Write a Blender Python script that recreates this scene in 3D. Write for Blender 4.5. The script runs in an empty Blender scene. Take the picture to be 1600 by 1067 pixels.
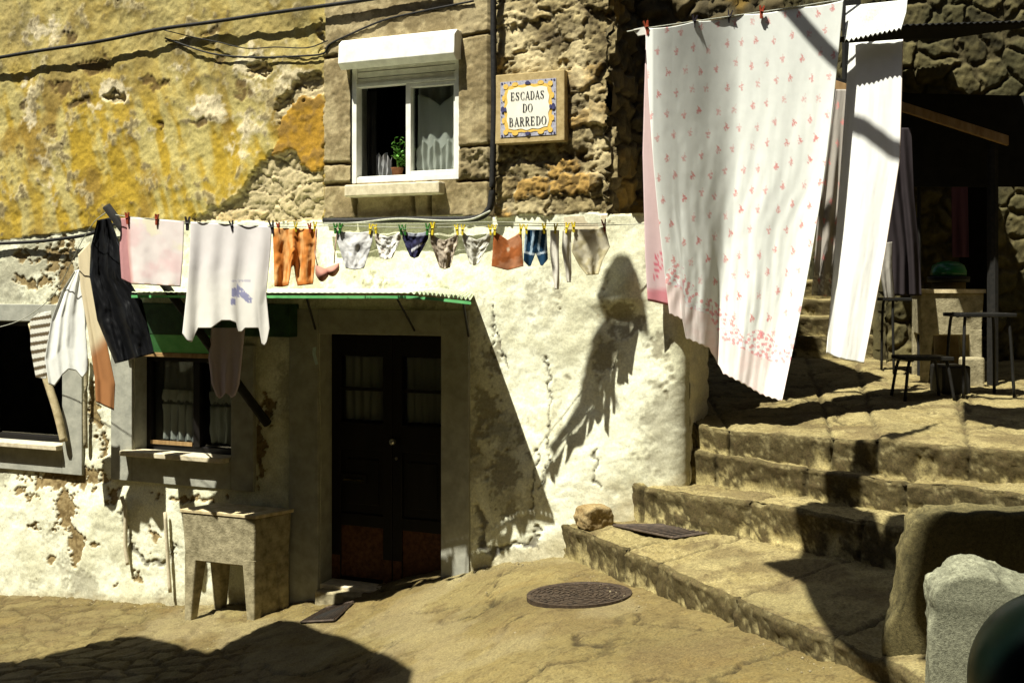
import bpy, bmesh, math, random
import numpy as np
random.seed(7)
RNG = np.random.RandomState(5)
C = bpy.context.scene.collection
F = 1700.0; CX = 800.0; CY = 450.0; ZC = 2.37
WN = np.array([0.3912, 0.9204]); WC = 7.56          # front wall plane  WN.(x,y) = WC
R2 = np.array([0.9204, -0.3912]); OUT = -WN         # along the wall to the right / outwards
def ray(px): return (px - CX) / F
def pt(px, py, Y): return np.array([ray(px)*Y, Y, ZC + (CY-py)/F*Y])
def ptz(px, py, z):
    Y = (ZC - z)*F/(py-CY); return np.array([ray(px)*Y, Y, z])
def wY(px, out=0.0): return (WC-out)/(WN[0]*ray(px)+WN[1])
def wp(px, py, out=0.0): return pt(px, py, wY(px, out))
_p0 = wp(600, 915)[:2]
def wS(px, out=0.0):
    p = wp(px, 0, out)[:2]; return float(np.dot(p-_p0, R2))
def wZ(px, py, out=0.0): return float(wp(px, py, out)[2])
def WP(s, z, out=0.0):                               # wall coordinates -> world
    p = _p0 + s*R2 + out*OUT; return np.array([p[0], p[1], z])
SUN = np.array([-0.805, -0.744, 2.2])

# ------------------------------------------------------------------ noise
def _h(ix, iy, iz, seed):
    h = (ix.astype(np.int64)*374761393 + iy.astype(np.int64)*668265263 + iz.astype(np.int64)*2147483647 + seed*1274126177) & 0xffffffff
    h = ((h ^ (h >> 13))*1274126177) & 0xffffffff
    h = (h ^ (h >> 16)) & 0xffffffff
    h = (h*2246822519) & 0xffffffff
    h = h ^ (h >> 15)
    return (h & 0xffffff)/float(0xffffff)
def vn(x, y, z=None, seed=0):
    x = np.asarray(x, float); y = np.asarray(y, float)
    z = np.zeros_like(x) if z is None else np.asarray(z, float)
    ix, iy, iz = np.floor(x), np.floor(y), np.floor(z)
    fx, fy, fz = x-ix, y-iy, z-iz
    fx = fx*fx*(3-2*fx); fy = fy*fy*(3-2*fy); fz = fz*fz*(3-2*fz)
    r = 0
    for a in (0, 1):
        for b in (0, 1):
            for c in (0, 1):
                w = (fx if a else 1-fx)*(fy if b else 1-fy)*(fz if c else 1-fz)
                r = r + w*_h(ix+a, iy+b, iz+c, seed)
    return r*2-1
def fbm(x, y, z=None, o=4, seed=0, g=0.5):
    s = 0; a = 1; t = 0
    x = np.asarray(x, float); y = np.asarray(y, float)
    x, y = x*.921-y*.389, x*.389+y*.921
    for i in range(o):
        s = s + a*vn(x*2**i, y*2**i, None if z is None else z*2**i, seed+i*17); t += a; a *= g
        x, y = x*.8-y*.6, x*.6+y*.8
    return s/t*1.6
def worley(x, y, seed=0, jit=0.9):
    ix, iy = np.floor(x), np.floor(y)
    f1 = np.full(x.shape, 9.0); f2 = np.full(x.shape, 9.0); cid = np.zeros(x.shape)
    for a in (-1, 0, 1):
        for b in (-1, 0, 1):
            cx, cy = ix+a, iy+b
            px = cx + .5 + jit*(_h(cx, cy, cx*0, seed)-.5); py = cy + .5 + jit*(_h(cx, cy, cx*0+1, seed)-.5)
            d = np.hypot(x-px, y-py); i = _h(cx, cy, cx*0+2, seed)
            m = d < f1
            f2 = np.where(m, f1, np.minimum(f2, d)); cid = np.where(m, i, cid); f1 = np.where(m, d, f1)
    return f1, f2, cid
def sm(a, b, x):
    t = np.clip((x-a)/(b-a), 0, 1); return t*t*(3-2*t)
def mix(a, b, t):
    t = np.asarray(t)[..., None]; return np.asarray(a)*(1-t)+np.asarray(b)*t
def blob(X, Y, cx, cy, rx, ry): return np.exp(-(((X-cx)/rx)**2+((Y-cy)/ry)**2))
def inpoly(X, Y, poly):
    r = np.zeros(X.shape, bool); n = len(poly)
    for i in range(n):
        x0, y0 = poly[i]; x1, y1 = poly[(i+1) % n]
        if y0 == y1: continue
        c = ((y0 > Y) != (y1 > Y)) & (X < (x1-x0)*(Y-y0)/(y1-y0)+x0)
        r ^= c
    return r

# ------------------------------------------------------------------ materials
MATS = {}
def _nt(name):
    m = bpy.data.materials.new(name); m.use_nodes = True
    nt = m.node_tree; b = nt.nodes['Principled BSDF']
    if 'Specular IOR Level' in b.inputs: b.inputs['Specular IOR Level'].default_value = 0.25
    return m, nt, b
def _noise(nt, scale, detail=6, rough=.6, vec=None):
    n = nt.nodes.new('ShaderNodeTexNoise'); n.inputs['Scale'].default_value = scale
    n.inputs['Detail'].default_value = detail; n.inputs['Roughness'].default_value = rough
    if vec is not None: nt.links.new(vec, n.inputs['Vector'])
    return n
def _bump(nt, b, hs, strength, dist):
    prev = None
    for h in hs:
        bp = nt.nodes.new('ShaderNodeBump'); bp.inputs['Strength'].default_value = strength; bp.inputs['Distance'].default_value = dist
        nt.links.new(h, bp.inputs['Height'])
        if prev: nt.links.new(prev, bp.inputs['Normal'])
        prev = bp.outputs['Normal']
    nt.links.new(prev, b.inputs['Normal'])
def mat_attr(name, rough=.9, var=.35, scale=60, bump=.6, dist=.006, spec=.2):
    """base colour from the mesh's own colour pattern times fine grain"""
    m, nt, b = _nt(name)
    a = nt.nodes.new('ShaderNodeAttribute'); a.attribute_name = 'col'
    tc = nt.nodes.new('ShaderNodeTexCoord')
    n1 = _noise(nt, scale, 8, .65, tc.outputs['Object']); n2 = _noise(nt, scale*3.5, 4, .6, tc.outputs['Object'])
    mr = nt.nodes.new('ShaderNodeMapRange'); mr.inputs['From Min'].default_value = .3; mr.inputs['From Max'].default_value = .7
    mr.inputs['To Min'].default_value = 1-var; mr.inputs['To Max'].default_value = 1+var*.7
    ad = nt.nodes.new('ShaderNodeMix'); ad.inputs['Factor'].default_value = .45
    nt.links.new(n1.outputs['Fac'], ad.inputs['A']); nt.links.new(n2.outputs['Fac'], ad.inputs['B']); nt.links.new(ad.outputs['Result'], mr.inputs['Value'])
    mr.inputs['From Min'].default_value = .36; mr.inputs['From Max'].default_value = .64
    mx = nt.nodes.new('ShaderNodeVectorMath'); mx.operation = 'SCALE'
    nt.links.new(a.outputs['Color'], mx.inputs[0]); nt.links.new(mr.outputs['Result'], mx.inputs['Scale'])
    nt.links.new(mx.outputs['Vector'], b.inputs['Base Color'])
    b.inputs['Roughness'].default_value = rough; b.inputs['Specular IOR Level'].default_value = spec
    _bump(nt, b, [n1.outputs['Fac'], n2.outputs['Fac']], bump, dist)
    return m
def mat_n(name, c1, c2, scale=20, rough=.85, bump=.4, dist=.004, spec=.25, metal=0, stretch=None, detail=6, lo=.35, hi=.65):
    m, nt, b = _nt(name)
    tc = nt.nodes.new('ShaderNodeTexCoord'); vec = tc.outputs['Object']
    if stretch:
        mp = nt.nodes.new('ShaderNodeMapping'); mp.inputs['Scale'].default_value = stretch
        nt.links.new(vec, mp.inputs['Vector']); vec = mp.outputs['Vector']
    n1 = _noise(nt, scale, detail, .62, vec)
    cr = nt.nodes.new('ShaderNodeValToRGB'); cr.color_ramp.elements[0].position = lo; cr.color_ramp.elements[1].position = hi
    cr.color_ramp.elements[0].color = (*c1, 1); cr.color_ramp.elements[1].color = (*c2, 1)
    nt.links.new(n1.outputs['Fac'], cr.inputs['Fac']); nt.links.new(cr.outputs['Color'], b.inputs['Base Color'])
    b.inputs['Roughness'].default_value = rough; b.inputs['Specular IOR Level'].default_value = spec; b.inputs['Metallic'].default_value = metal
    n2 = _noise(nt, scale*4, 5, .6, vec)
    if bump > 0: _bump(nt, b, [n1.outputs['Fac'], n2.outputs['Fac']], bump, dist)
    return m
def mat_cloth(name, c=None, trans=.3, bump=.25):
    """woven fabric, some light passes through; colour from attribute if c is None"""
    m, nt, b = _nt(name)
    tc = nt.nodes.new('ShaderNodeTexCoord')
    n1 = _noise(nt, 14, 5, .6, tc.outputs['Object']); n2 = _noise(nt, 240, 2, .5, tc.outputs['Object'])
    mr = nt.nodes.new('ShaderNodeMapRange'); mr.inputs['To Min'].default_value = .9; mr.inputs['To Max'].default_value = 1.06
    nt.links.new(n1.outputs['Fac'], mr.inputs['Value'])
    sc = nt.nodes.new('ShaderNodeVectorMath'); sc.operation = 'SCALE'
    if c is None:
        a = nt.nodes.new('ShaderNodeAttribute'); a.attribute_name = 'col'; nt.links.new(a.outputs['Color'], sc.inputs[0])
    else: sc.inputs[0].default_value = c
    nt.links.new(mr.outputs['Result'], sc.inputs['Scale'])
    nt.links.new(sc.outputs['Vector'], b.inputs['Base Color']); b.inputs['Roughness'].default_value = .95
    b.inputs['Specular IOR Level'].default_value = .1
    t = nt.nodes.new('ShaderNodeBsdfTranslucent'); nt.links.new(sc.outputs['Vector'], t.inputs['Color'])
    ms = nt.nodes.new('ShaderNodeMixShader'); ms.inputs['Fac'].default_value = trans
    out = nt.nodes['Material Output']
    nt.links.new(b.outputs['BSDF'], ms.inputs[1]); nt.links.new(t.outputs['BSDF'], ms.inputs[2]); nt.links.new(ms.outputs['Shader'], out.inputs['Surface'])
    _bump(nt, b, [n1.outputs['Fac'], n2.outputs['Fac']], bump, .0012)
    return m
M = dict(
 wall=mat_attr('old_wall', .92, .30, 55, .55, .004), ground=mat_attr('worn_granite_paving', .85, .55, 75, .55, .004),
 stone=mat_attr('granite_step', .9, .6, 70, .7, .005), cloth=mat_cloth('washed_cotton', None, .12),
 grey=mat_n('grey_cement_render', (.25,.25,.205), (.36,.355,.29), 9, .9, .35, .004),
 sill=mat_n('cream_stone_sill', (.42,.36,.24), (.62,.55,.38), 18, .8, .3, .003),
 whitepaint=mat_n('white_window_paint', (.66,.65,.58), (.84,.83,.75), 12, .45, .06, .001, .4),
 black=mat_n('blackened_pole', (.006,.006,.005), (.016,.014,.011), 30, .8, .3, .003),
 cable=mat_n('black_cable_rubber', (.006,.006,.006), (.02,.018,.015), 40, .7, .2, .002),
 doorw=mat_n('black_brown_door_wood', (.003,.0022,.0018), (.007,.005,.004), 14, .5, .3, .002, .3, 0, (1,1,.12)),
 doorp=mat_n('worn_red_brown_door_paint', (.05,.016,.006), (.12,.05,.02), 30, .6, .4, .003),
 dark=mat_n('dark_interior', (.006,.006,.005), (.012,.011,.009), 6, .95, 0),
 curtain=mat_cloth('white_net_curtain', (.42,.42,.42), .35, .1),
 dimcurtain=mat_cloth('grey_net_curtain', (.5,.5,.48), .3, .1),
 lace=mat_cloth('white_lace_curtain', (.8,.8,.76), .3, .2),
 green=mat_n('green_paint', (.08,.32,.10), (.13,.42,.15), 10, .6, .2, .002),
 dkgreen=mat_n('dark_green_paint', (.012,.035,.014), (.03,.075,.03), 10, .6, .2, .002),
 corr=mat_n('corrugated_plastic_sheet', (.42,.47,.32), (.62,.65,.47), 7, .5, .1, .002),
 tan=mat_n('tan_timber', (.22,.13,.05), (.36,.23,.1), 20, .7, .3, .002, .25, 0, (1,1,.2)),
 sink=mat_n('concrete_sink', (.17,.145,.08), (.38,.33,.20), 14, .9, .6, .006),
 grit=mat_n('grit_chips', (.12,.095,.05), (.30,.25,.15), 60, .9, 0),
 sinktop=mat_n('worn_board', (.36,.29,.15), (.6,.5,.3), 16, .8, .3, .003),
 brass=mat_n('brass', (.6,.5,.15), (.8,.7,.3), 20, .3, .05, .001, .5, .9),
 steel=mat_n('dull_steel', (.3,.3,.28), (.5,.5,.46), 20, .3, .05, .001, .5, .9),
 iron=mat_n('rusty_iron_cover', (.02,.013,.008), (.075,.05,.03), 30, .7, .6, .004, .4, .3),
 rope=mat_n('clothes_line_cord', (.3,.3,.24), (.45,.45,.36), 60, .8, 0),
 leaf=mat_n('pot_plant_leaf', (.07,.22,.03), (.16,.36,.06), 20, .5, .2, .002, .4),
 leafg=mat_n('wall_weed_leaf', (.04,.08,.015), (.09,.13,.03), 20, .6, .2, .002),
 pot=mat_n('terracotta', (.2,.08,.03), (.3,.13,.06), 20, .8, .2, .002),
 chair=mat_n('black_metal_furniture', (.008,.008,.007), (.015,.014,.012), 20, .5, .05, .001),
 drum=mat_n('dark_green_gloss', (.0006,.0025,.0015), (.001,.004,.002), 6, .35, .02, .001, .08),
 bin=mat_n('green_bin_lid', (.01,.12,.035), (.02,.17,.05), 6, .3, .03, .001, .5),
 binb=mat_n('ochre_bin_body', (.18,.13,.05), (.26,.19,.08), 10, .7, .1, .002),
 canvas=mat_n('dark_canvas', (.004,.004,.003), (.010,.009,.007), 10, .9, .2, .003),
 brownwall=mat_n('dark_rubble', (.02,.016,.01), (.07,.055,.03), 6, .95, .8, .02),
 roof=mat_n('clay_roof_tile', (.2,.09,.045), (.33,.17,.09), 8, .9, .4, .01),
 tile=mat_n('glazed_tile', (.72,.69,.57), (.8,.78,.66), 8, .35, .02, .001, .5),
 signframe=mat_n('sandy_sign_frame', (.32,.235,.10), (.44,.335,.16), 25, .9, .3, .003),
 ink=mat_n('black_glaze', (.012,.012,.015), (.02,.02,.025), 20, .5, 0),
 bluegl=mat_n('lilac_grey_glaze', (.26,.26,.33), (.45,.44,.48), 60, .5, 0), navygl=mat_n('navy_glaze', (.03,.03,.09), (.07,.07,.16), 60, .5, 0),
 yellowgl=mat_n('yellow_glaze', (.6,.38,.07), (.72,.48,.12), 60, .5, 0),
 glass=None)
def _glass():
    m, nt, b = _nt('window_glass')
    g = nt.nodes.new('ShaderNodeBsdfGlossy'); g.inputs['Roughness'].default_value = .03
    t = nt.nodes.new('ShaderNodeBsdfTransparent'); t.inputs['Color'].default_value = (.8,.82,.8,1)
    ms = nt.nodes.new('ShaderNodeMixShader'); ms.inputs['Fac'].default_value = .06
    nt.links.new(t.outputs[0], ms.inputs[1]); nt.links.new(g.outputs[0], ms.inputs[2])
    nt.links.new(ms.outputs[0], nt.nodes['Material Output'].inputs['Surface']); return m
M['glass'] = _glass()

# ------------------------------------------------------------------ object makers
WL = {}
def tag(o, label=None, cat=None, group=None, kind=None):
    if label: o['label'] = label
    if cat: o['category'] = cat
    if group: o['group'] = group
    if kind: o['kind'] = kind
    return o
def empty(name, loc, label, cat, group=None):
    o = bpy.data.objects.new(name, None); C.objects.link(o); o.location = loc; o.empty_display_size = .1
    WL[o.name] = np.array(loc, float); return tag(o, label, cat, group)
def mk(name, V, Fc, mat, parent=None, cols=None, smooth=True, label=None, cat=None, group=None, kind=None, solid=0):
    V = np.asarray(V, float).reshape(-1, 3)
    if parent is not None: org = WL[parent.name]
    else: org = np.array([(V[:,0].min()+V[:,0].max())/2, (V[:,1].min()+V[:,1].max())/2, V[:,2].min()])
    me = bpy.data.meshes.new(name)
    if isinstance(Fc, np.ndarray):
        n = len(Fc); me.vertices.add(len(V)); me.vertices.foreach_set('co', (V-org).ravel())
        me.loops.add(n*4); me.loops.foreach_set('vertex_index', Fc.ravel().astype(np.int32))
        me.polygons.add(n); me.polygons.foreach_set('loop_start', np.arange(0, n*4, 4, dtype=np.int32))
        me.update(calc_edges=True); me.validate()
    else:
        me.from_pydata([tuple(v) for v in (V-org)], [], Fc)
    if cols is not None and len(me.vertices) == len(V):
        a = me.attributes.new('col', 'FLOAT_COLOR', 'POINT')
        c = np.ones((len(V), 4)); c[:, :3] = np.asarray(cols).reshape(-1, 3); a.data.foreach_set('color', c.ravel())
    if smooth: me.polygons.foreach_set('use_smooth', [True]*len(me.polygons))
    me.materials.append(mat); me.update()
    o = bpy.data.objects.new(name, me); C.objects.link(o)
    if parent is not None: o.parent = parent; WL[o.name] = org.copy()
    else: o.location = org; WL[o.name] = org.copy()
    if solid:
        md = o.modifiers.new('thick', 'SOLIDIFY'); md.thickness = solid; md.offset = 0
    return tag(o, label, cat, group, kind)
def gridf(nu, nv):
    i = np.arange(nu-1)[:, None]; j = np.arange(nv-1)[None, :]
    a = (i*nv+j); return np.stack([a, a+nv, a+nv+1, a+1], -1).reshape(-1, 4)
class MB:
    def __init__(s): s.v = []; s.f = []
    def add(s, v, f):
        o = len(s.v); s.v += [tuple(map(float, q)) for q in v]; s.f += [tuple(o+k for k in q) for q in f]; return s
    def hexa(s, c):   # 8 corners: bottom 4 ccw, top 4
        return s.add(c, [(0,3,2,1),(4,5,6,7),(0,1,5,4),(1,2,6,5),(2,3,7,6),(3,0,4,7)])
    def box(s, a, b):
        (x0,y0,z0),(x1,y1,z1) = a, b
        return s.hexa([(x0,y0,z0),(x1,y0,z0),(x1,y1,z0),(x0,y1,z0),(x0,y0,z1),(x1,y0,z1),(x1,y1,z1),(x0,y1,z1)])
    def wbox(s, s0, s1, z0, z1, o0, o1):     # box in wall coordinates
        q = lambda a, o, z: WP(a, z, o)
        return s.hexa([q(s0,o1,z0),q(s1,o1,z0),q(s1,o0,z0),q(s0,o0,z0),q(s0,o1,z1),q(s1,o1,z1),q(s1,o0,z1),q(s0,o0,z1)])
    def tube(s, pts, r, n=8, cap=True):
        pts = [np.array(p, float) for p in pts]; k = len(pts); rs = r if hasattr(r, '__len__') else [r]*k
        rings = []; up = np.array([0,0,1.])
        for i in range(k):
            d = pts[min(i+1, k-1)]-pts[max(i-1, 0)]; d = d/(np.linalg.norm(d)+1e-9)
            u = np.cross(d, up); 
            if np.linalg.norm(u) < .05: u = np.cross(d, [1,0,0])
            u /= np.linalg.norm(u); w = np.cross(d, u)
            rings.append([pts[i]+rs[i]*(math.cos(2*math.pi*j/n)*u+math.sin(2*math.pi*j/n)*w) for j in range(n)])
        v = [q for g in rings for q in g]
        f = [(i*n+j, i*n+(j+1)%n, (i+1)*n+(j+1)%n, (i+1)*n+j) for i in range(k-1) for j in range(n)]
        if cap: f += [tuple(range(n))[::-1], tuple((k-1)*n+j for j in range(n))]
        return s.add(v, f)
    def lathe(s, c, prof, n=20):
        v = []; 
        for r, z in prof:
            for j in range(n): a = 2*math.pi*j/n; v.append((c[0]+r*math.cos(a), c[1]+r*math.sin(a), c[2]+z))
        k = len(prof); f = [(i*n+j, i*n+(j+1)%n, (i+1)*n+(j+1)%n, (i+1)*n+j) for i in range(k-1) for j in range(n)]
        f += [tuple(range(n))[::-1], tuple((k-1)*n+j for j in range(n))]
        return s.add(v, f)
    def prism(s, poly, d):   # poly: 3D points, d: extrude vector
        n = len(poly); d = np.array(d); v = [np.array(p, float) for p in poly]; v += [p+d for p in v]
        f = [tuple(range(n)), tuple(range(2*n-1, n-1, -1))]+[((i+1)%n, i, n+i, n+(i+1)%n) for i in range(n)]
        return s.add(v, f)
    def build(s, name, mat, parent=None, smooth=False, bevel=0, **k):
        o = mk(name, s.v, s.f, mat, parent, None, smooth, **k)
        bm = bmesh.new(); bm.from_mesh(o.data); bmesh.ops.recalc_face_normals(bm, faces=bm.faces); bm.to_mesh(o.data); bm.free()
        if bevel:
            b = o.modifiers.new('b', 'BEVEL'); b.width = bevel; b.segments = 2; b.limit_method = 'ANGLE'
        return o
def curve_pts(pts, n=8):
    pts = [np.array(p, float) for p in pts]; P = [2*pts[0]-pts[1]]+pts+[2*pts[-1]-pts[-2]]; r = []
    for i in range(1, len(P)-2):
        for k in range(n):
            t = k/n; a, b, c, d = P[i-1], P[i], P[i+1], P[i+2]
            r.append(.5*((2*b)+(-a+c)*t+(2*a-5*b+4*c-d)*t*t+(-a+3*b-3*c+d)*t**3))
    r.append(pts[-1]); return r
WHITE = (.80,.78,.70)

# ================================================================== HOUSE
house = empty('stone_house', (float(_p0[0]), float(_p0[1]), 0.0),
    'old house with peeling ochre plaster above, whitewashed wall below and a dark double door', 'house')
zt = lambda px, py: wZ(px, py)
OPEN = dict(up=(wS(553), wS(722), 3.20, 4.32), w1=(wS(-150), wS(104), .93, 2.06), w2=(wS(213), wS(367), .93, 1.77), door=(wS(502), wS(693), -.6, 2.0))
S0, S1 = wS(-190), wS(1072); SU = wS(962)
ZU = zt(980, 333)
def side_shape(s, z):  # irregular stepped corner of the rubble upper wall
    return SU + .05*np.floor(vn(z*3.3, z*0+.5, seed=3)*1.8) + .015*vn(z*14, z*0, seed=4)
def build_wall():
    h = .0115
    ss = np.arange(S0, S1+h, h); zs = np.concatenate([np.arange(-.9, 5.3, h), np.arange(5.35, 7.1, .08)])
    s, z = np.meshgrid(ss, zs, indexing='ij')
    P = _p0[None,None,:]+s[...,None]*R2
    PX = CX+F*P[...,0]/P[...,1]; PY = CY-(z-ZC)*F/P[...,1]
    # wobble so features get natural outlines
    qx = PX + 7*fbm(s*9, z*9, seed=1) + 3*vn(s*40, z*40, seed=2); qy = PY + 7*fbm(s*9, z*9, seed=5) + 3*vn(s*40, z*40, seed=6)
    bnd = np.interp(PX, [-200,35,170,330,505,770,1072], [385,374,352,345,346,338,331]) + 3*fbm(s*6, z*6, seed=8)
    low = PY > bnd
    n1 = fbm(s*1.3, z*1.3, seed=11, o=5); n2 = fbm(s*4, z*4, seed=12, o=5); n3 = fbm(s*16, z*16, seed=13, o=4); n4 = fbm(s*45, z*45, seed=14, o=3)
    streak = fbm(s*7+z*2.2, z*1.4, seed=15, o=4)
    # rubble relief
    wx = s*2.9+.30*n2+.13*n3+.03*n4; wy = z*6.0+.3*fbm(s*3, z*3, seed=20)+.16*fbm(s*18, z*18, seed=23)+.03*n4
    f1, f2, cid = worley(wx, wy, 9)
    edge = f2-f1; st = sm(.02, .12, edge)
    fx1, fx2, cid2 = worley(s*9+.4*n3, z*13+.4*n2, 10); st2 = sm(.03, .3, fx2-fx1)
    rub_h = -.020+.020*st+.004*n3+.006*n4+.030*(cid-.5)+.014*(cid2-.5)*st-.010*sm(.10,.02,fx2-fx1)+.006*n2
    stonec = mix((.155,.118,.052), (.33,.265,.13), np.clip(.5+.5*n3+.6*(cid-.5)+.25*n4, 0, 1))
    stonec = mix(stonec, (.36,.20,.035), sm(.80,.88,cid)*.7)
    mort = mix((.50,.42,.24), (.16,.115,.05), sm(-.1,.5,n2))
    rub_c = mix(mort, stonec, sm(.03,.12,edge+.05*n4)); rub_c = mix(rub_c, (.06,.042,.018), .65*sm(.0,.6,-n4-.6*n3)); rub_c = rub_c*(.72+.56*cid2)[...,None]; rub_c = mix(rub_c, (.05,.035,.015), .7*sm(.055,.0,edge))
    # --- ochre plaster
    up = sm(230, 60, PY)
    oc = mix((.365,.245,.024), (.44,.365,.13), sm(-.35,.45, streak+.25*n3))
    oc = mix(oc, (.25,.16,.025), sm(.05,.65, fbm(s*3.2+3, z*2.2, seed=31, o=5)))
    oc = mix(oc, mix((.40,.33,.13), (.24,.185,.06), sm(-.3,.4,n2+.3*n3)), np.clip(up*1.1+.35*n1+.3*n2, 0, 1)*.72)
    cream = np.zeros_like(s)
    for c in ((180,145,26,16,1.3),(330,170,26,22,1.1),(400,110,42,45,.7),(80,260,18,60,.35),(460,130,30,35,.9),(50,160,18,45,.7),(70,50,45,25,.6),(370,230,34,22,.45),(230,210,60,15,.3),(150,170,35,10,.5),(280,110,30,14,.5),(400,200,40,25,.55)):
        cream = np.maximum(cream, c[4]*blob(qx, qy, *c[:4]))
    oc = mix(oc, (.63,.54,.34), sm(.28,.62, cream+.3*n3+.12*n4))
    oc = mix(oc, (.62,.53,.30), .6*sm(.32,.75, n2+.5*n3-.15))
    dk = np.zeros_like(s)
    for c in ((150,105,30,16,1),(245,130,22,12,1),(100,140,26,14,1),(110,60,18,10,.7),(330,55,28,9,.8),(255,195,9,8,.9),(315,192,10,9,.9),(375,140,20,20,.8),(85,205,16,10,.6),(355,95,14,12,.6),(125,160,26,8,.8),(40,165,14,14,.7),(35,235,12,22,.4)):
        dk = np.maximum(dk, c[4]*blob(qx, qy, *c[:4]))
    dkm = sm(.32,.7, dk+.3*n3+.15*n4)
    oc = mix(oc, (.115,.068,.018), dkm*.9)
    oc = mix(oc, (.10,.07,.022), .75*sm(.38,.85, n3*.7+n2*.6+.25*n4)); oc = mix(oc, (.11,.085,.03), .6*sm(.2,.7,fbm(s*2.4, z*3.4, seed=33, o=6))*sm(240,90,PY))
    peel = np.zeros_like(s)
    for poly in ([(400,262),(432,236),(462,240),(478,258),(506,272),(512,350),(300,350),(330,322),(375,312)], [(428,178),(440,160),(470,122),(508,116),(512,150),(498,152),(462,168),(440,196)]):
        peel = np.maximum(peel, inpoly(qx, qy, poly)*1.0)
    for c in ((180,152,20,8),(412,112,24,16),(505,60,6,30)): peel = np.maximum(peel, (blob(qx,qy,*c) > .45)*1.0)
    peel = np.maximum(peel, ((n2*.6+n3*.7+.25*sm(330,345,PX)*sm(300,345,PY)) > 1.2)*1.0)
    H = .012*n1+.012*n2+.005*n3+.002*n4 + .03
    # soft edge of the thick plaster, darker crack line
    ry = sm(360,320,qy)
    rubU = mix(rub_c, (.56,.47,.27), .55)
    Hu = np.where(peel > .5, rub_h*.8, H - .012*dkm); Cu = np.where((peel > .5)[...,None], rubU, oc)
    # two intact dark ochre islands
    isl = inpoly(qx, qy, [(428,250),(440,200),(470,160),(505,150),(512,190),(510,262),(494,268),(470,245),(450,235)])
    Cu = np.where(isl[...,None], mix((.36,.20,.02), (.26,.15,.03), sm(-.3,.4,n3)), Cu); Hu = np.where(isl, H+.012, Hu)
    # --- granite window surround
    gz = (PX > 511+2*n3) & (PX < 768)
    g_c = mix((.36,.29,.155), (.215,.165,.08), sm(-.35,.45, n3*.7+n2*.5+.25*n4)); g_c = mix(g_c, (.38,.31,.17), .5*sm(.1,.6,-n2))
    joint = np.zeros_like(s)
    for x0,y0,x1,y1 in ((511,257,553,257),(511,92,545,88),(722,232,770,228),(722,284,768,282),(560,290,560,345),(650,285,650,345),(676,285,676,345),(727,60,770,52),(511,290,556,288)):
        t = np.clip(((PX-x0)*(x1-x0)+(PY-y0)*(y1-y0))/((x1-x0)**2+(y1-y0)**2), 0, 1)
        d = np.hypot(PX-x0-t*(x1-x0), PY-y0-t*(y1-y0))+1.2*n3
        joint = np.maximum(joint, sm(3.6,1.2,d))
    Hg = .05+.006*n2+.004*n3+.003*n4-.03*joint; g_c = mix(g_c, (.07,.05,.022), joint*.8)
    dark_blk = (PX > 724)&(PY > 230)&(PY < 283); Hg = Hg+dark_blk*(.015*n3+.01*n4); g_c = np.where(dark_blk[...,None], g_c*.68, g_c)
    Hu = np.where(gz, Hg, Hu); Cu = np.where(gz[...,None], g_c, Cu)
    gap = (PX >= 768)&(PX < 776+2*n3); Hu = np.where(gap, -.11, Hu); Cu = np.where(gap[...,None], (.03,.022,.012), Cu)
    rz = PX >= 776+2*n3
    rc = mix(rub_c, (.60,.50,.28), np.clip(1.1*blob(qx,qy,830,95,30,22)+1.1*blob(qx,qy,805,45,22,30)+.9*blob(qx,qy,905,110,15,60)+.9*blob(qx,qy,935,215,14,60)+.7*blob(qx,qy,825,325,35,9),0,.85))
    rc = mix(rc, (.075,.055,.028), np.clip(.9*blob(qx,qy,868,62,22,20)+.85*blob(qx,qy,905,170,14,16)+.9*blob(qx,qy,910,243,16,10)+.7*blob(qx,qy,893,135,10,18),0,.85))
    Hr = rub_h*.85+.025 + .06*(PX>925)*(cid-.4) - .05*blob(qx,qy,910,243,14,9)
    Hu = np.where(rz, Hr, Hu); Cu = np.where(rz[...,None], rc, Cu)
    # --- whitewashed lower wall
    wc = mix((.76,.755,.57), (.60,.585,.41), sm(-.2,.65, n2+.35*n3))
    wc = mix(wc, (.36,.34,.24), .75*sm(.15,.62, fbm(s*2.3+9, z*2.3, seed=41, o=5)+.25*n4))
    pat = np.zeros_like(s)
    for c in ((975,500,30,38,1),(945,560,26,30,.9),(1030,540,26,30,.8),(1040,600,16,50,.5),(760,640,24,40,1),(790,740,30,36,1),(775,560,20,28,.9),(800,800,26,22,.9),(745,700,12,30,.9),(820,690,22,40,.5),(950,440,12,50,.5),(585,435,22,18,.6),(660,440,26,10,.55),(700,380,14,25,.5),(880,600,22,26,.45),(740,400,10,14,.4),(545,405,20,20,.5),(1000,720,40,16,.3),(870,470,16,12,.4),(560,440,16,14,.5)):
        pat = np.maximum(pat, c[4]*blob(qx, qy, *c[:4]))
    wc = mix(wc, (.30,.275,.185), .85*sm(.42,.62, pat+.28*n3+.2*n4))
    wc = mix(wc, (.55,.46,.26), .5*sm(.25,.7,-n1+.3*n3)*sm(700,820,PY)*(PX>740))
    # brown bare patches at the left foot of the wall and below the cable
    lp = np.zeros_like(s)
    for c in ((105,745,75,20,1),(110,790,20,42,1),(125,850,12,36,.95),(60,820,16,10,.6),(45,770,14,16,.6),(155,850,12,6,.9),(90,870,10,12,.7),(235,860,24,8,.45),(245,830,12,14,.7),(185,770,12,16,.9),(150,640,14,50,.85),(165,690,12,30,.8),(60,440,34,9,.95),(100,420,40,60,.75),(40,400,20,14,.6),(215,900,20,14,.5),(420,640,12,26,.9),(407,700,7,60,.95),(440,640,8,30,.4),(300,780,80,6,.7),(190,390,22,40,.55),(250,420,30,14,.4),(250,770,30,7,.6),(190,905,50,12,.4)):
        lp = np.maximum(lp, c[4]*blob(qx, qy, *c[:4]))
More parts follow.
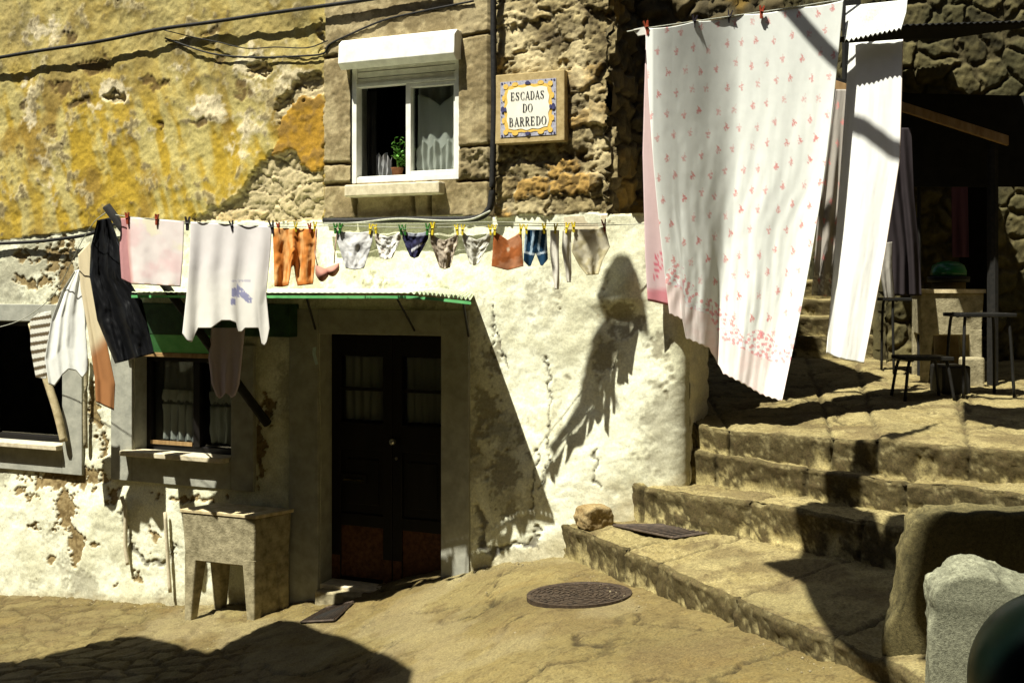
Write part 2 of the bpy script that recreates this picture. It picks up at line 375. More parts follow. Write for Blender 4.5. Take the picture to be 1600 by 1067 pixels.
    lpm = (lp+.34*n3+.14*n4+.1*n2) > .54
    wc = mix(wc, (.48,.40,.24), .6*sm(.35,.6,lp+.34*n3+.14*n4))
    wc = np.where(lpm[...,None], mix((.155,.105,.04), (.27,.20,.09), sm(-.3,.5,n4+n3)), wc)
    bt = sm(14, 0, np.interp(PX, [-200,35,280,730,855,1072],[935,930,938,885,845,745])-PY+6*n3)
    wc = mix(wc, (.34,.28,.15), .55*bt)
    # dark mouldy cracks near the door foot
    cr = np.full_like(s, 99.)
    for x0,y0,x1,y1 in ((748,790,756,812),(756,812,752,850),(752,850,778,862),(778,862,800,850),(800,850,846,842),(846,842,852,818),(858,560,862,700),(775,480,770,560),(865,700,850,760),(935,700,938,755),(775,505,800,580),(845,700,838,790),(200,800,205,840),(205,840,235,880),(235,880,262,875),(262,875,276,850)):
        t = np.clip(((qx-x0)*(x1-x0)+(qy-y0)*(y1-y0))/((x1-x0)**2+(y1-y0)**2), 0, 1)
        w = 1.0 if y0 > 780 else 2.6
        cr = np.minimum(cr, w*np.hypot(qx-x0-t*(x1-x0), qy-y0-t*(y1-y0)))
    crm = sm(5.5, 2.0, cr+2*n4); wc = mix(wc, (.12,.105,.075), .8*crm)
    mould = sm(.35,.6, np.maximum.reduce([blob(qx,qy,752,845,9,14), blob(qx,qy,790,857,16,5), blob(qx,qy,835,846,14,5)])+.3*n4); wc = mix(wc, (.09,.085,.075), .75*mould)
    Hl = .02+.016*n1+.007*n2+.0028*n3+.0012*n4 - lpm*.013 - .012*crm - .006*sm(.42,.62, pat+.28*n3+.2*n4)
    ev = sm(.25,.7, fbm(s*2.3+9, z*2.3, seed=41, o=5)+.25*n4); Hl = Hl-.006*ev
    Hl = Hl + .06*blob(PX,PY,985,440,26,40) + .02*blob(PX,PY,960,468,40,12) - .02*blob(PX,PY,965,498,34,16) + .10*sm(600,760,PY)*(PX>745)*sm(745,840,PX)*sm(1000,900,PX)
    Hl = Hl + .035*sm(735,800,PY)*(PX<455)   # plinth spreads a little at the foot on the left
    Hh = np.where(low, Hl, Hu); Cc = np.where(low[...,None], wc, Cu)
    # rounded right end of the white wall
    e = np.clip((s-(S1-.12))/.12, 0, 1); Hh = Hh - .12*(1-np.sqrt(np.clip(1-e*e, 0, 1)))*low
    V = np.zeros(s.shape+(3,)); Q = P+Hh[...,None]*OUT; V[...,0] = Q[...,0]; V[...,1] = Q[...,1]; V[...,2] = z
    Fq = gridf(*s.shape)
    sc = s.ravel()[Fq].mean(1); zc = z.ravel()[Fq].mean(1); lo = low.ravel()[Fq].all(1)
    keep = np.ones(len(Fq), bool)
    for k, (a, b, c, d) in OPEN.items(): keep &= ~((sc > a)&(sc < b)&(zc > c)&(zc < d))
    keep &= ~((sc > side_shape(sc, zc))&(zc > ZU))
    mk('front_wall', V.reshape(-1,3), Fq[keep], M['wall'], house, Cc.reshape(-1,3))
build_wall()

def rough_patch(name, P00, U, Vv, nu, nv, colf, amp=.03, parent=None, mat=None, kind=None, label=None, cat=None, cell=(3.2,5.5), hole=None, seed=50, holes=None):
    """a rubble stone face: origin, two edge vectors"""
    P00, U, Vv = map(lambda a: np.array(a, float), (P00, U, Vv)); N = np.cross(U, Vv); N /= np.linalg.norm(N)
    u, v = np.meshgrid(np.linspace(0,1,nu), np.linspace(0,1,nv), indexing='ij'); a = u*np.linalg.norm(U); b = v*np.linalg.norm(Vv)
    f1, f2, cid = worley(a*cell[0]+.35*fbm(a*4, b*4, seed=seed), b*cell[1]+.3*fbm(a*3, b*3, seed=seed+1), seed)
    n3 = fbm(a*14, b*14, seed=seed+2); e = sm(.03,.25,f2-f1)
    H = amp*(e-1+.5*(cid-.5)+.35*n3)
    V = P00+u[...,None]*U+v[...,None]*Vv+H[...,None]*N
    c = colf(e, cid, n3, fbm(a*2, b*2, seed=seed+4), a, b)
    Fq = gridf(nu, nv)
    if holes:
        uc = u.ravel()[Fq].mean(1); vc = v.ravel()[Fq].mean(1); k = np.ones(len(Fq), bool)
        for (x0,x1,y0,y1) in holes: k &= ~((uc>x0)&(uc<x1)&(vc>y0)&(vc<y1))
        Fq = Fq[k]
    return mk(name, V.reshape(-1,3), Fq, mat or M['wall'], parent, c.reshape(-1,3), kind=kind, label=label, cat=cat)
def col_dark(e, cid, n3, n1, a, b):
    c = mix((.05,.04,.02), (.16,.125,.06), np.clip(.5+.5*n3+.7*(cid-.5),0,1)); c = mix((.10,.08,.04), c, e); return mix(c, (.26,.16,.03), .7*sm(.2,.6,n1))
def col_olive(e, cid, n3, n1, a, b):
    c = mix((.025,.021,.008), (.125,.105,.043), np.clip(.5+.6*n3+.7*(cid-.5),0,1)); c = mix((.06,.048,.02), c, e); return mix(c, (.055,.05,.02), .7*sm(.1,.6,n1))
# side of the upper corner (rubble going back), the recess wall behind it, the ledge and the end of the white wall
o3 = lambda s, z, o: WP(s, z, o)
BK = -2.4
back = np.array([-.02, .95])   # direction house side runs back
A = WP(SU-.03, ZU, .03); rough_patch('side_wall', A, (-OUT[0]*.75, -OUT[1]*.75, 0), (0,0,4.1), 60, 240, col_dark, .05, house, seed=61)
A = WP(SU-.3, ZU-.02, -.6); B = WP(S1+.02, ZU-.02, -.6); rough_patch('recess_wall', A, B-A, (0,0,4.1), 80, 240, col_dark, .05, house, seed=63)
mb = MB(); mb.wbox(SU-.4, S1-.03, ZU-.12, ZU-.004, -.65, .012)
mb.build('ledge', M['sill'], house, bevel=.01)
def col_white(e, cid, n3, n1, a, b): return mix((.72,.68,.53), (.4,.36,.24), sm(.0,.7,n1+.3*n3))
A = WP(S1, -.5, -.10); rough_patch('white_wall_end', A, (-OUT[0]*.6,-OUT[1]*.6,0), (0,0,ZU+.5), 40, 160, col_white, .012, house, seed=66)
# end wall running back along the alley, back wall and roof of the house volume
A = WP(S1, -.3, -.65); A[0] -= .03
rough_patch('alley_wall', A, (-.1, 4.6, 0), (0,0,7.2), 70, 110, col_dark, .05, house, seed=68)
mb = MB(); q0 = WP(S0, 0, -.3); q1 = WP(S1-.06, 0, -.66)
rb = [WP(S0,7.0,.25), WP(SU,7.0,.25), WP(S1-.05,7.0,-.62), np.array([A[0]-.12, A[1]+4.6, 7.0]), np.array([-6.5, A[1]+6, 7.0])]
mb.prism(rb, (0,0,.18)); mb.build('roof', M['roof'], house)
mb = MB(); mb.box((-6.5, A[1]+4.4, -.6), (A[0]-.25, A[1]+4.6, 6.95)); mb.build('back_wall', M['brownwall'], house)

# reveals and dark rooms behind the openings
def reveal(name, key, depth, mat, inner=M['dark'], th=.05):
    a, b, c, d = OPEN[key]; m = MB()
    m.wbox(a-th, a, c, d, -depth, .012).wbox(b, b+th, c, d, -depth, .012).wbox(a-th, b+th, d, d+th, -depth, .012).wbox(a-th, b+th, c-th, c, -depth, .012)
    m.build(name, mat, house)
for k, dpt, mt in (('up', .22, M['grey']), ('w1', .24, M['grey']), ('w2', .2, M['grey']), ('door', .2, M['grey'])):
    reveal('window_reveal' if k != 'door' else 'door_reveal', k, dpt, mt)
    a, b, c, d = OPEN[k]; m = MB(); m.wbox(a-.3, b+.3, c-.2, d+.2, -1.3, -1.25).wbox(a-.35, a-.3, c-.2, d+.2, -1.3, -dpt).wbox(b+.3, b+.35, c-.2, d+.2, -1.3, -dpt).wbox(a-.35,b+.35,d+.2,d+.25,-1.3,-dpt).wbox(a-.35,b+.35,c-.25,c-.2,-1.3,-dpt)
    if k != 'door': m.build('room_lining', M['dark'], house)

# grey cement surrounds
def surround(name, key, l, r, t, bt, o=.055):
    a, b, c, d = OPEN[key]; m = MB()
    if l: m.wbox(a-l, a-.001, c-(bt or 0), d+t, -.02, o)
    if r: m.wbox(b+.001, b+r, c-(bt or 0), d+t, -.02, o)
    m.wbox(a, b, d+.001, d+t, -.02, o-.002)
    if bt: m.wbox(a, b, c-bt, c-.001, -.02, o-.002)
    return m.build(name, M['grey'], house, bevel=.006)
surround('window_surround', 'w1', 0, wS(135)-wS(104), .16, .25)
surround('window_surround', 'w2', wS(213)-wS(180), wS(402)-wS(367), .12, .26)
surround('door_surround', 'door', wS(502)-wS(457), wS(737)-wS(693), .2, 0, .05)
# sills
def sill(par, s0, s1, z, o, th=.045):
    m = MB(); m.wbox(s0, s1, z-th, z, -.05, o); return m.build('sill', M['sill'], par, bevel=.006)

# ---------- upper window
win = MB(); a, b, c, d = OPEN['up']
fo, fi = .035, -.05; ft = .045
win.wbox(a+.003, a+ft, c+.003, d-.003, fi, fo).wbox(b-ft, b-.003, c+.003, d-.003, fi, fo).wbox(a+ft, b-ft, c+.003, c+.05, fi, fo-.004).wbox(a+ft, b-ft, d-.05, d-.003, fi, fo-.004)
W = win.build('window_frame', M['whitepaint'], house, bevel=.004)
zt2 = wZ(640, 132)
mid = wS(640)
m = MB(); m.wbox(mid-.022, mid+.022, c+.05, zt2, fi+.01, fo-.012).wbox(mid+.022, b-ft, c+.05, c+.085, fi+.012, fo-.014).wbox(a+ft, mid-.022, c+.05, c+.06, fi+.012, fo-.02).wbox(mid+.022, b-ft, zt2-.03, zt2-.001, fi+.012, fo-.015)
m.wbox(b-ft-.018, b-ft-.001, c+.085, zt2-.03, fi+.012, fo-.014)
m.build('sash', M['whitepaint'], W, bevel=.003)
m = MB()
for i in range(5):
    z0 = zt2+.028+i*.05
    if z0 < d-.06: m.wbox(a+ft, b-ft, z0, z0+.044, fi+.014, fo-.02+.004*(i%2))
m.wbox(a+ft, b-ft, zt2+.002, zt2+.026, fi+.01, fo-.006); m.build('roller_slats', M['whitepaint'], W, bevel=.002)
m = MB(); m.wbox(mid+.024, b-ft-.02, c+.086, zt2-.032, -.02, -.016); m.build('pane', M['glass'], W)
m = MB()
s0, s1 = wS(541)+.0, wS(727); zb0 = wZ(716, 90, .16); zb1 = 4.335
prof = [(.0, zb0+.02), (.13, zb0-.01), (.175, zb0+.035), (.165, zb1-.04), (.12, zb1), (.0, zb1)]
poly = [WP(s0+.03, z, o) for o, z in prof]; m.prism(poly, (R2[0]*(s1-s0-.04), R2[1]*(s1-s0-.04), 0)); m.build('shutter_box', M['whitepaint'], W, bevel=.006)
m = MB(); m.wbox(wS(553), wS(700), 3.09, 3.185, -.02, .15); m.build('sill', M['sill'], house, bevel=.012)
# curtains: grey net above, scalloped lace below
def hang(name, s0, s1, z0, z1, o, mat, par, n=60, amp=.012, fr=18, zf=None, ztop=None, seed=0):
    u, v = np.meshgrid(np.linspace(0,1,n), np.linspace(0,1,40), indexing='ij')
    s = s0+(s1-s0)*u; top = z1 if ztop is None else ztop(u); bot = z0 if zf is None else zf(u)
    z = bot+(top-bot)*v
    oo = o+amp*np.sin(u*fr+.6*vn(v*2, u*3, seed=seed))*(1-.3*v)+amp*.5*vn(u*12, v*3, seed=seed+1)
    P = _p0+s[...,None]*R2+oo[...,None]*OUT
    return mk(name, np.dstack([P[...,0], P[...,1], z]).reshape(-1,3), gridf(n, 40), mat, par, solid=.002)
hang('curtain', mid+.02, b-.03, c+.05, zt2, -.12, M['curtain'], W, fr=26)
hang('lace_curtain', mid+.03, b-.04, c+.10, c+.64, -.09, M['lace'], W, fr=24, ztop=lambda u: c+.64+.10*np.abs(np.cos(u*math.pi*1.0))-.04)
hang('lace_frill', mid+.03, b-.04, c+.08, c+.26, -.065, M['lace'], W, n=120, amp=.022, fr=46, ztop=lambda u: c+.24+.09*np.abs(np.sin(u*math.pi*3.5)))
hang('curtain', a+.045, a+.13, c+.06, zt2, -.13, M['canvas'], W, fr=12)
hang('lace_frill', a+.10, a+.26, c+.07, c+.25, -.16, M['curtain'], W, n=60, amp=.02, fr=26, ztop=lambda u: c+.2+.07*np.abs(np.sin(u*7)))
# pot plant on the inner sill
pp = WP(wS(606)+.03, c+.055, -.10)
plant = empty('pot_plant', tuple(pp), 'small green leafy pot plant standing inside the upper window', 'plant')
m = MB(); m.lathe(pp, [(.035,0),(.05,.07),(.054,.075),(.046,.075)]); m.build('pot', M['pot'], plant, True)
m = MB(); rr = random.Random(3)
def leaf(m, p, d, L, w):
    d = np.array(d, float); d /= np.linalg.norm(d); sd = np.cross(d, [0.1,.2,1]); sd /= np.linalg.norm(sd)+1e-6; nn = np.cross(sd, d)
    m.add([p, p+d*L*.5+sd*w, p+d*L, p+d*L*.5-sd*w, p+d*L*.5+nn*w*.25], [(0,1,4),(1,2,4),(2,3,4),(3,0,4)])
stems = []
for k in range(9):
    base = np.array(pp)+np.array([0,0,.07]); tip = base+np.array([rr.uniform(-.05,.16), rr.uniform(-.06,.02), rr.uniform(.04,.34)])
    stems.append((base, tip))
    for j in range(9):
        t = .3+.7*j/8; q = base+(tip-base)*t
        leaf(m, q, (rr.uniform(-1,1), rr.uniform(-1,.2), rr.uniform(-.4,.8)), rr.uniform(.03,.055), .014)
m.build('foliage', M['leaf'], plant)
m = MB()
for bs, tp in stems: m.tube([bs, (bs+tp)/2+np.array([0,0,.01]), tp], .0025, 5)
m.build('stem', M['leafg'], plant)

# ---------- lower window with lace curtains (w2) and the one at the left edge (w1)
def lower_window(key, px_mid):
    a, b, c, d = OPEN[key]; f = MB(); o0, o1 = -.19, -.13
    f.wbox(a, a+.05, c, d, o0, o1).wbox(b-.05, b, c, d, o0, o1).wbox(a+.05, b-.05, c, c+.05, o0, o1-.002).wbox(a+.05, b-.05, d-.05, d, o0, o1-.002)
    md = (a+b)/2 if px_mid is None else px_mid
    f.wbox(md-.035, md+.035, c+.05, d-.05, o0+.003, o1+.01)
    fr = f.build('window_frame', M['doorw'], house, bevel=.004)
    m = MB(); m.wbox(a+.05, md-.035, c+.05, d-.05, -.165, -.162).wbox(md+.035, b-.05, c+.05, d-.05, -.165, -.162); m.build('pane', M['glass'], fr)
    m = MB(); m.wbox(a+.05, md-.05, c+.052, c+.085, o1-.004, o1+.008); m.build('lower_rail', M['tan'], fr)
    return fr, md
a, b, c, d = OPEN['w2']
fr2, md2 = lower_window('w2', (a+b)/2+.03)
for (x0, x1) in ((a+.1, md2-.04), (md2+.06, b-.04)):
    hang('curtain', x0, x1, c+.06, d-.06, -.24, M['curtain'], fr2, n=90, amp=.014, fr=34, seed=int(x0*50))
    hang('lace_band', x0, x1, c+.43, c+.53, -.222, M['lace'], fr2, n=90, amp=.014, fr=34, zf=lambda u: c+.43+.012*np.sin(u*60), seed=int(x0*50))
    hang('lace_curtain', x0, x1, c+.07, c+.40, -.23, M['lace'], fr2, n=90, amp=.018, fr=30, zf=lambda u: c+.075+.01*np.abs(np.sin(u*30)), seed=int(x0*50)+2)
sill(house, wS(203), wS(364), .945, .13); sill(house, S0, wS(105), .945, .13)
fr1, md1 = lower_window('w1', None)

# green shutter housing above w2
m = MB(); s0, s1 = wS(206), wS(470)
m.wbox(s0, s1, 1.97, 2.24, -.0, .16); m.build('shutter_housing', M['dkgreen'], house, bevel=.01)
m = MB(); poly = [WP(s0+.002, z, o) for o, z in ((0,1.815),(.10,1.815),(.158,1.97),(0,1.97))]; L = wS(345)-s0; m.prism(poly, (R2[0]*L, R2[1]*L, 0)); m.build('green_board', M['green'], house)
m = MB(); m.wbox(s0, wS(345), 1.775, 1.813, 0, .105); m.build('timber_strip', M['tan'], house, bevel=.004)

# ---------- awning: pale corrugated sheet on a green edge rail
def awn(px, py, o): return wp(px, py, o)
AO = .85
Cr = pt(736, 469, wY(736, AO)); Cm = pt(655, 460, wY(655, AO)); Cl = pt(206, 459, wY(206, AO+.28))
m = MB(); n = 260; V = []; 
Wl = WP(wS(206), 2.35, .0); Wm = WP(wS(690), 2.355, 0); Wr = WP(wS(740), 2.31, 0)
def edge_at(t):   # t 0..1 left to right, front edge
    return Cl+(Cm-Cl)*(t/.8) if t < .8 else Cm+(Cr-Cm)*((t-.8)/.2)
def back_at(t): return Wl+(Wm-Wl)*(t/.8) if t < .8 else Wm+(Wr-Wm)*((t-.8)/.2)
nt_ = 520; u = np.linspace(0, 1, nt_); v = np.linspace(0, 1, 12)
P = np.zeros((nt_, 12, 3))
for i, t in enumerate(u):
    e0, b0 = edge_at(t), back_at(t)
    for j, w in enumerate(v): P[i, j] = b0+(e0-b0)*w
P[...,2] += ((.0015+.010*sm(.76,.80,u))*np.sin(u*2*math.pi*62))[:, None]+.010
awning = mk('awning', P.reshape(-1,3), gridf(nt_, 12), M['corr'], house, solid=.004)
m = MB()
e = [edge_at(t)+np.array([0,-.012,-.020]) for t in np.linspace(0, 1, 14)]
for i in range(len(e)-1):
    p, q = e[i], e[i+1]; z = np.array([0,0,.010]); yv = np.array([0,.02,0])
    m.hexa([p-z, q-z, q-z+yv, p-z+yv, p+z, q+z, q+z+yv, p+z+yv])
m.build('edge_rail', M['green'], awning)
for t in (.02, .25, .5, .74, .97):
    m = MB(); p, q = edge_at(t)+np.array([0,.02,-.02]), back_at(t)+np.array([0,0,-.05]); m.tube([p, q], .013, 6); m.tube([p, q+np.array([0,0,-.28])], .009, 6)
    m.build('bracket', M['black'], awning)

# ---------- double door
a, b, c, d = OPEN['door']; do = -.15
zth = -.03
def dleaf(s0, s1, gl0, gl1, nm):
    m = MB(); st = .085
    zb, z1, z2, z3, z4 = zth, .36, .55, 1.22, 1.80; zT = d-.005
    m.wbox(s0, s0+st, zb, zT, do-.045, do).wbox(s1-st, s1, zb, zT, do-.045, do)
    for z0_, z1_ in ((zb, zb+.03), (.42, .52), (1.05, gl0), (gl1, zT)): m.wbox(s0+st, s1-st, z0_, z1_, do-.043, do-.002)
    m.wbox(s0+st, s1-st, .52, 1.05, do-.04, do-.018)
    m.wbox(s0+st+.05, s1-st-.05, .6, .97, do-.04, do-.008)
    m.wbox(s0+st, s1-st, (gl0+gl1)/2-.014, (gl0+gl1)/2+.014, do-.04, do-.006)
    lf = m.build(nm, M['doorw'], house, bevel=.004)
    m = MB(); m.wbox(s0+st, s1-st, zb+.03, .42, do-.04, do-.014).wbox(s0+.004, s0+st-.004, zb+.002, .17, do-.002, do+.003).wbox(s1-st+.004, s1-.004, zb+.002, .17, do-.002, do+.003); m.build('lower_panel', M['doorp'], lf)
    m = MB(); m.wbox(s0+st, s1-st, gl0, gl1, do-.03, do-.027); m.build('pane', M['glass'], lf)
    hang('door_curtain', s0+st+.01, s1-st-.01, gl0+.02, gl1-.01, do-.07, M['dimcurtain'], lf, n=50, amp=.01, fr=30)
    return lf
g0, g1 = wZ(600, 663, do), wZ(600, 556, do)
sm_ = (a+b)/2+.02
LF = dleaf(a+.004, sm_-.003, g0, g1, 'door_leaf'); RF = dleaf(sm_+.003, b-.004, g0, g1, 'door_leaf')
kp = pt(613, 690, wY(613, do+.04)); m = MB()
def ball(m, c, r, n=12):
    v = []; f = []
    for i in range(n+1):
        th = math.pi*i/n
        for j in range(n): ph = 2*math.pi*j/n; v.append((c[0]+r*math.sin(th)*math.cos(ph), c[1]+r*math.sin(th)*math.sin(ph), c[2]+r*math.cos(th)))
    for i in range(n):
        for j in range(n): f.append((i*n+j, i*n+(j+1)%n, (i+1)*n+(j+1)%n, (i+1)*n+j))
    m.add(v, f)
ball(m, kp, .028); kb = kp+np.array([*(-OUT*.05), 0]); m.tube([kp, kb], .012, 8); m.build('door_knob', M['steel'], RF, True)
kp2 = pt(620, 716, wY(620, do+.01)); m = MB(); m.tube([kp2, kp2+np.array([*(OUT*.015), 0])], .012, 10); m.build('lock', M['steel'], RF)
m = MB(); q = wS(553, do); zq = wZ(555, 748, do); m.wbox(q-.12, q+.12, zq-.03, zq+.045, do, do+.006); pl = m.build('letter_plate', M['doorw'], LF, bevel=.003)
m = MB(); poly = [WP(q-.09, zq-.012, do+.006), WP(q-.09, zq-.012, do+.028), WP(q-.09, zq-.002, do+.006)]; m.prism(poly, (R2[0]*.18, R2[1]*.18, 0)); m.build('letter_flap', M['brass'], LF)
m = MB(); m.wbox(a-.0, b, -.11, -.032, -.3, .03); m.build('threshold', M['sill'], house, bevel=.01)
m = MB(); m.wbox(wS(505), wS(700), -.55, -.062, -.28, .13); m.build('door_step', M['sink'], house, bevel=.015)

# ================================================================== GROUND
def zg(x, y):
    z = np.interp(x, [-30,-8,-4.5,-2.9,-2.0,-1.37,-.9,-.34,.0,.3,1.0,1.6,2.2,30], [-2.2,-.85,-.49,-.34,-.25,-.14,.0,.20,.33,.40,.43,.50,.56,.8])
    return z + .02*np.clip(8.0-y, -2, 6)*np.clip((x+1)/2, 0, 1)
def build_ground():
    xs = np.concatenate([-np.geomspace(180, 6.4, 18), np.arange(-6.2, 3.3, .02), np.geomspace(3.5, 180, 18)])
    ys = np.concatenate([-np.geomspace(60, 4, 8), np.linspace(-3, 4.4, 18), np.arange(4.5, 10.8, .02), np.geomspace(11, 250, 16)])
    x, y = np.meshgrid(xs, ys, indexing='ij')
    n1 = fbm(x*.9, y*.9, seed=71); n2 = fbm(x*3, y*3, seed=72, o=5); n3 = fbm(x*13, y*13, seed=73); n4 = fbm(x*40, y*40, seed=74, o=3)
    # big worn flagstones to the right, smaller cobbles to the left
    fa, fb, ida = worley(x*.85+.22*n2+.1*y, y*.95+.25*fbm(x*2, y*2, seed=75), 77)
    ga, gb, idb = worley(x*3.3+.25*n2, y*5.2+.25*n2, 78)
    left = sm(-1.3, -2.3, x+.3*n2)
    keepf = 1-np.exp(-(((x-.43)/.42)**2+((y-6.97)/.42)**2)**2)
    crack = sm(.042, .016, fb-fa+.014*n4)*(.5+.5*sm(-.2,.3,n2))*keepf; gro = sm(.15, .05, gb-ga+.04*n4)
    z = zg(x, y) + (.018*n1+.010*n2+.006*n3+.003*n4)*keepf + ((1-left)*(.02*(ida-.5)-.018*crack) + left*(-.02*gro+.012*(idb-.5)))*keepf
    pl_ = zg(np.array(.43), np.array(6.97))+.045*(x-.43)-.005; z = z*keepf+pl_*(1-keepf)
    zc = mix((.165,.118,.040), (.225,.172,.073), np.clip(.5+.6*n2+.35*n3, 0, 1))
    zc = mix(zc, (.13,.085,.04), .6*sm(.0,.45,n1+.5*n3)); zc = mix(zc, (.29,.24,.12), .6*sm(.1,.55,-n1+.35*n3+.2*n2))
    zc = mix(zc, (.21,.13,.03), .6*sm(.35,.75,fbm(x*2.2+5, y*2.2, seed=79)))
    zc = mix(zc, (.10,.07,.028), .35*sm(.3,.8,n3+.4*n4))
    zc = mix(zc, mix((.16,.115,.045),(.29,.235,.115),ida), .5*(1-left)); zc = mix(zc, (.035,.025,.011), .85*sm(.1,.9,crack)*(1-left)); zc = mix(zc, (.10,.075,.034), .7*gro*left); zc = mix(zc, mix((.15,.11,.045),(.30,.25,.12),idb), .45*left*(1-gro)); zc = mix(zc, (.09,.06,.025), .5*sm(.25,.8,n4+.5*n3)); zc = mix(zc, (.30,.25,.13), .35*sm(.3,.9,-n4-.4*n3))
    # pale trail of cement along the front of the step and at the wall foot
    wd = (WC-(WN[0]*x+WN[1]*y)); zc = mix(zc, (.36,.31,.17), .65*sm(.5,.05,wd+.15*n2)*(x>-.5))
    zc = zc*np.array([.90,.88,.72])*(.62+.16*sm(-.6,.6,fbm(x*1.6+7, y*1.6, seed=91))+.10*sm(-.5,.6,n4))[...,None]
    zc = mix(zc, (.10,.066,.028), .30*sm(.05,.35,fbm(x*2.6, y*2.6+3, seed=92, o=6))); zc = mix(zc, (.24,.20,.105), .35*sm(.15,.5,fbm(x*1.8+4, y*1.8, seed=93, o=6)))
    far = np.hypot(x, y) > 16
    zc = np.where(far[...,None], np.array([.17,.14,.08]), zc)
    mk('ground', np.dstack([x, y, z]).reshape(-1,3), gridf(*x.shape), M['ground'], None, zc.reshape(-1,3), kind='structure')
build_ground()

# ================================================================== STONE STEPS
def resample(P, n):
    P = np.array(P, float); d = np.r_[0, np.cumsum(np.linalg.norm(np.diff(P, axis=0), axis=1))]; t = np.linspace(0, d[-1], n)
    return np.stack([np.interp(t, d, P[:, k]) for k in range(P.shape[1])], -1), t
def step(name, Fp, Bp, zf0, zf1, zt_, zb, joints, n=None, rnd=.045, nb=70, seed=1, label=None, tone=1.05, dres=None):
    """Fp front edge, Bp back edge, zf0 / zf1 foot heights at both ends, zt_ tread height, zb height at the back"""
    L = sum(math.dist(Fp[i], Fp[i+1]) for i in range(len(Fp)-1)); n = n or int(L/.017)
    f, t = resample(Fp, n); b, _ = resample(Bp, n)
    nr = 18; q = []                              # profile: riser, nose, tread
    for k in range(nr): q.append(('r', k/(nr-1)))
    for k in range(1, 7): q.append(('n', k/7))
    for k in range(nb): q.append(('t', (k/(nb-1))**1.25))
    dirs = (b-f); dl = np.linalg.norm(dirs, axis=1, keepdims=True); dirs = dirs/dl
    V = np.zeros((n, len(q), 3)); foot = np.linspace(zf0, zf1, n) if np.isscalar(zf0) else zf0
    lip = np.zeros((n, len(q)))
    wob = .03*vn(t*1.7, t*0, seed=seed)+.014*vn(t*7, t*0, seed=seed+1); zwob = .016*vn(t*1.9, t*0, seed=seed+2)+.008*vn(t*8, t*0, seed=seed+9)
    for j, (k, w) in enumerate(q):
        if k == 'r': off = .02*(w-.5)*-1+0*t; z = foot-.12+(zt_-rnd-(foot-.12))*w; o = wob+.012*np.sin(w*3)
        elif k == 'n': a = w*math.pi/2; o = wob+rnd*(1-math.cos(a)); z = zt_-rnd+rnd*math.sin(a)+0*t
        else: o = wob*(1-w)+rnd+(dl[:, 0]-rnd)*w; z = zt_+(zb-zt_)*w+0*t
        zz = z+zwob*(1 if k != 'r' else w)*(1-(w if k == 't' else 0))
        V[:, j, :2] = f+dirs*np.asarray(o)[:, None]; V[:, j, 2] = zz
        lip[:, j] = {'r': w*.8, 'n': 1-.2*w, 't': .0}[k]
    x, y, z = V[...,0], V[...,1], V[...,2]
    T = t[:, None]+0*x
    n2 = fbm(x*4, y*4, z*4, seed=seed+20); n3 = fbm(x*14, y*14, z*14, seed=seed+21); n4 = fbm(x*42, y*42, z*42, seed=seed+22, o=3)
    jm = np.zeros_like(x)
    back_w = np.array([w if k == 't' else 0 for k, w in q])[None, :]
    for jx in joints: jm = np.maximum(jm, sm(.022, .006, np.abs(T-jx+.02*n2+.006*n3)))
    seg = np.zeros_like(x)
    for jx in joints: seg += (T+.02*n2 > jx)
    hs_ = _h(seg, seg*0+3, seg*0, seed)-.5; fade = np.clip(1-back_w*3, 0, 1); V[...,2] += .028*hs_*fade*np.array([w if k == 'r' else 1 for k, w in q])[None, :]
    isr = np.array([k in 'rn' for k, w in q])[None, :]
    disp = .012*n2+.007*n3+.006*n4+.018*(_h(seg, seg*0, seg*0, seed)-.5)
    disp = np.where(isr, disp*1.5, disp)
    nx = np.where(isr, 1, 0)*1.0
    V[...,0] -= dirs[:, None, 0]*disp*nx; V[...,1] -= dirs[:, None, 1]*disp*nx; V[...,2] += disp*np.where(isr, .3, 1)
    V[...,0] += dirs[:, None, 0]*.03*jm*nx; V[...,1] += dirs[:, None, 1]*.03*jm*nx; V[...,2] -= .02*jm*(1-nx)
    # flag joints on deep treads
    if dres:
        fa, fb, ida = worley(x*dres+.2*n2, y*dres*.9+.2*n2, seed+30); ck = sm(.07,.015,fb-fa)*(1-nx)*sm(.06,.14,back_w); V[...,2] -= .02*ck; jm = np.maximum(jm, ck)
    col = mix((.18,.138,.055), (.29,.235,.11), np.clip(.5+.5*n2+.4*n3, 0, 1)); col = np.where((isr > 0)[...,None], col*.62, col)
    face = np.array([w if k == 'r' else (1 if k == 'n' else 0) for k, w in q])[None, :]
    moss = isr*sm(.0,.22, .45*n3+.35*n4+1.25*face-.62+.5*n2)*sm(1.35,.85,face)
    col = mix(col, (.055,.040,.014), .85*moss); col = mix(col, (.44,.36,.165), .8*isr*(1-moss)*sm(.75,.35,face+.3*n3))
    col = mix(col, (.04,.03,.012), .85*jm); col = mix(col, (.085,.06,.027), .6*sm(.2,.75,n4+.6*n3)); col = mix(col, (.30,.25,.13), .45*sm(.25,.8,-n4-.5*n3))
    col = mix(col, (.095,.066,.03), .6*sm(.0,.5,fbm(x*3.3, y*5, z*3, seed=seed+50, o=6))*(1-isr)); col = mix(col, (.26,.215,.10), .5*sm(.2,.6,fbm(x*2.4+3, y*4, z*3, seed=seed+51, o=6))*(1-isr))
    return mk(name, V.reshape(-1,3), gridf(*x.shape)[:, ::-1], M['stone'], None, (col*tone*(1+.30*(_h(seg, seg*0+5, seg*0, seed)-.5)[..., None]*np.clip(1-2.5*back_w, 0, 1)[..., None])*np.array([.97,.98,.93])).reshape(-1,3), kind='structure', label=label)
